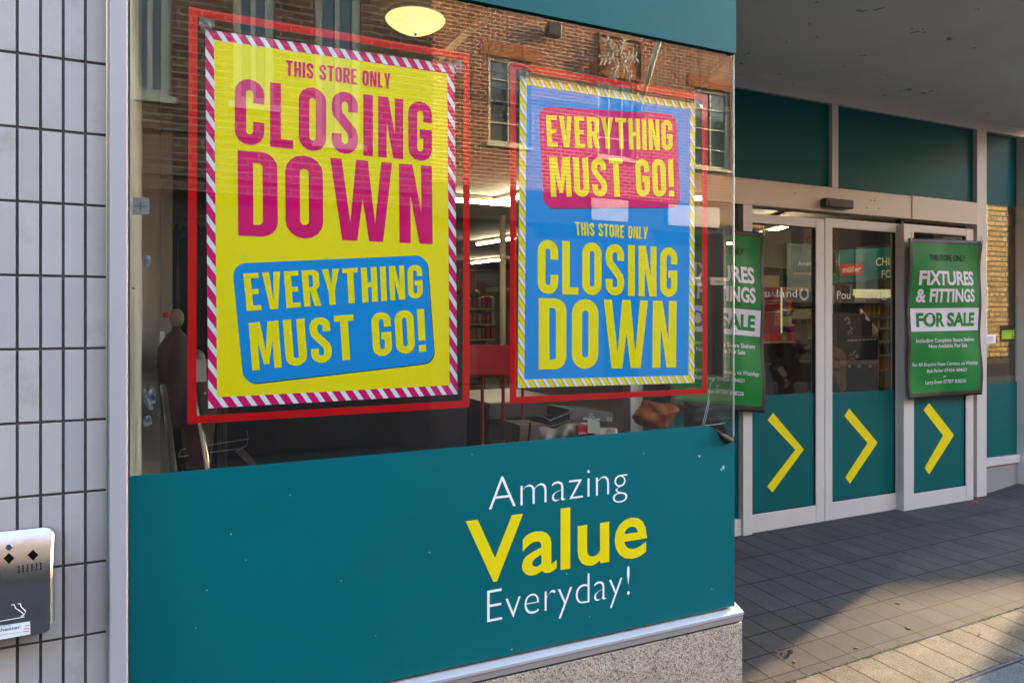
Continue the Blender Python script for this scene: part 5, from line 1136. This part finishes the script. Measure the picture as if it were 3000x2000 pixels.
skin('coat', [(0,0,.86),(0,0,.98),(0,0,1.10),(0,0,1.24),(0,0,1.36),(0,.16,1.37),(-.06,.225,1.12),(.07,.215,.93),(0,-.16,1.37),(.05,-.235,1.13),(.20,-.16,1.155),(.01,0,1.43)],
    [(0,1),(1,2),(2,3),(3,4),(4,5),(5,6),(6,7),(4,8),(8,9),(9,10),(4,11)], [(.19,.17),(.17,.16),(.15,.145),(.16,.15),(.15,.13),.085,.062,.052,.085,.062,.052,.08], m_coat, wm)
skin('trousers', [(0,0,.90),(0,.09,.86),(.16,.09,.50),(.10,.09,.13),(0,-.09,.86),(-.10,-.09,.50),(-.32,-.09,.17)], [(0,1),(1,2),(2,3),(0,4),(4,5),(5,6)], [.12,.10,.072,.055,.10,.072,.055], m_trs, wm)
for q in ([(.09,.09,.06),(.15,.09,.045),(.23,.09,.04)], [(-.33,-.09,.12),(-.29,-.09,.07),(-.22,-.09,.03)]): skin('shoe', q, [(0,1),(1,2)], [.048,.045,.034], m_black, wm, 1)
skin('hair', [(.0,0,1.66),(-.03,0,1.60),(-.06,.0,1.50),(-.06,.04,1.38),(-.05,.09,1.26),(.02,.085,1.48),(.04,.10,1.32),(.02,-.085,1.48),(.04,-.10,1.32)], [(0,1),(1,2),(2,3),(3,4),(1,5),(5,6),(1,7),(7,8)], [.075,.10,.085,.06,.03,.035,.025,.035,.025], m_hair, wm)
skin('scarf', [(.06,0,1.45),(.0,.07,1.46),(-.06,0,1.47),(.0,-.07,1.46),(.12,.03,1.34),(.14,.03,1.18)], [(0,1),(1,2),(2,3),(3,0),(0,4),(4,5)], [.045,.045,.045,.045,.045,.04], m_scarf, wm)
def rel(mbuilt):
    return mbuilt
fx = MB(); fx.ball((.105,0,1.575), .016,.012,.02, 8); fo_ = bpy.data.meshes.new('nose')
def face(name, mbx, mat):
    me = bpy.data.meshes.new(name); me.from_pydata(mbx.v, [], mbx.f); me.materials.append(mat)
    for p in me.polygons: p.use_smooth = True
    o = bpy.data.objects.new(name, me); link(o); WLOC[o.name] = WLOC[wm.name]; o.parent = body
face('nose', fx, m_skin)
for s_ in (-1, 1): face('eye', MB().ball((.098, s_*.03, 1.60), .010,.014,.009, 8), m_dk); face('ear', MB().ball((.03, s_*.088, 1.585), .012,.010,.022, 8), m_skin)
face('mouth', MB().ball((.100, 0, 1.53), .008,.022,.006, 8), M('lips', (.35,.08,.08), .5))
bag = thing('handbag', (6.9, .75, .75), 'dark blue shoulder bag carried against the walking woman', 'bag')
cb_ = Vector((6.9,.75,0)) + Matrix.Rotation(R_(75), 3, 'Z') @ Vector((.10,-.30,.85)); MB().box(cb_.x-.07, cb_.x+.07, cb_.y-.14, cb_.y+.14, .72, .98).build('bag_body', M('navy_bag', (.02,.025,.07), .5), bag, bevel=.03)
MB().tube([(cb_.x,cb_.y-.1,.98),(cb_.x,cb_.y-.04,1.3),(cb_.x-.02,cb_.y+.02,1.42),(cb_.x,cb_.y+.06,1.3),(cb_.x,cb_.y+.11,.98)], .009, 6).build('strap', m_black, bag)

lw = thing('low_sun_blocker', (8.3, 3.8, 0), 'unseen low board added to cut the sun shaft short', 'light blocker')  # unseen low board added so the sunlit patch ends sooner
MB().slab([(8.25,l2(8.27)-.5,0),(8.25,l1(8.27)+.3,0),(8.25,l1(8.27)+.3,1.44),(8.25,l1(8.27)-.05,1.40),(8.25,l2(8.27)+.1,1.20),(8.25,l2(8.27)-.5,1.16)], (.04,0,0)).build('blocker_panel', M('blocker_timber', (.12,.08,.05), .8), lw)
for yy in (l2(8.27)-.45, l1(8.27)+.2): MB().box(8.291, 8.36, yy, yy+.08, 0, 1.21).build('blocker_post', M('blocker_post_timber', (.1,.07,.045), .8), lw)
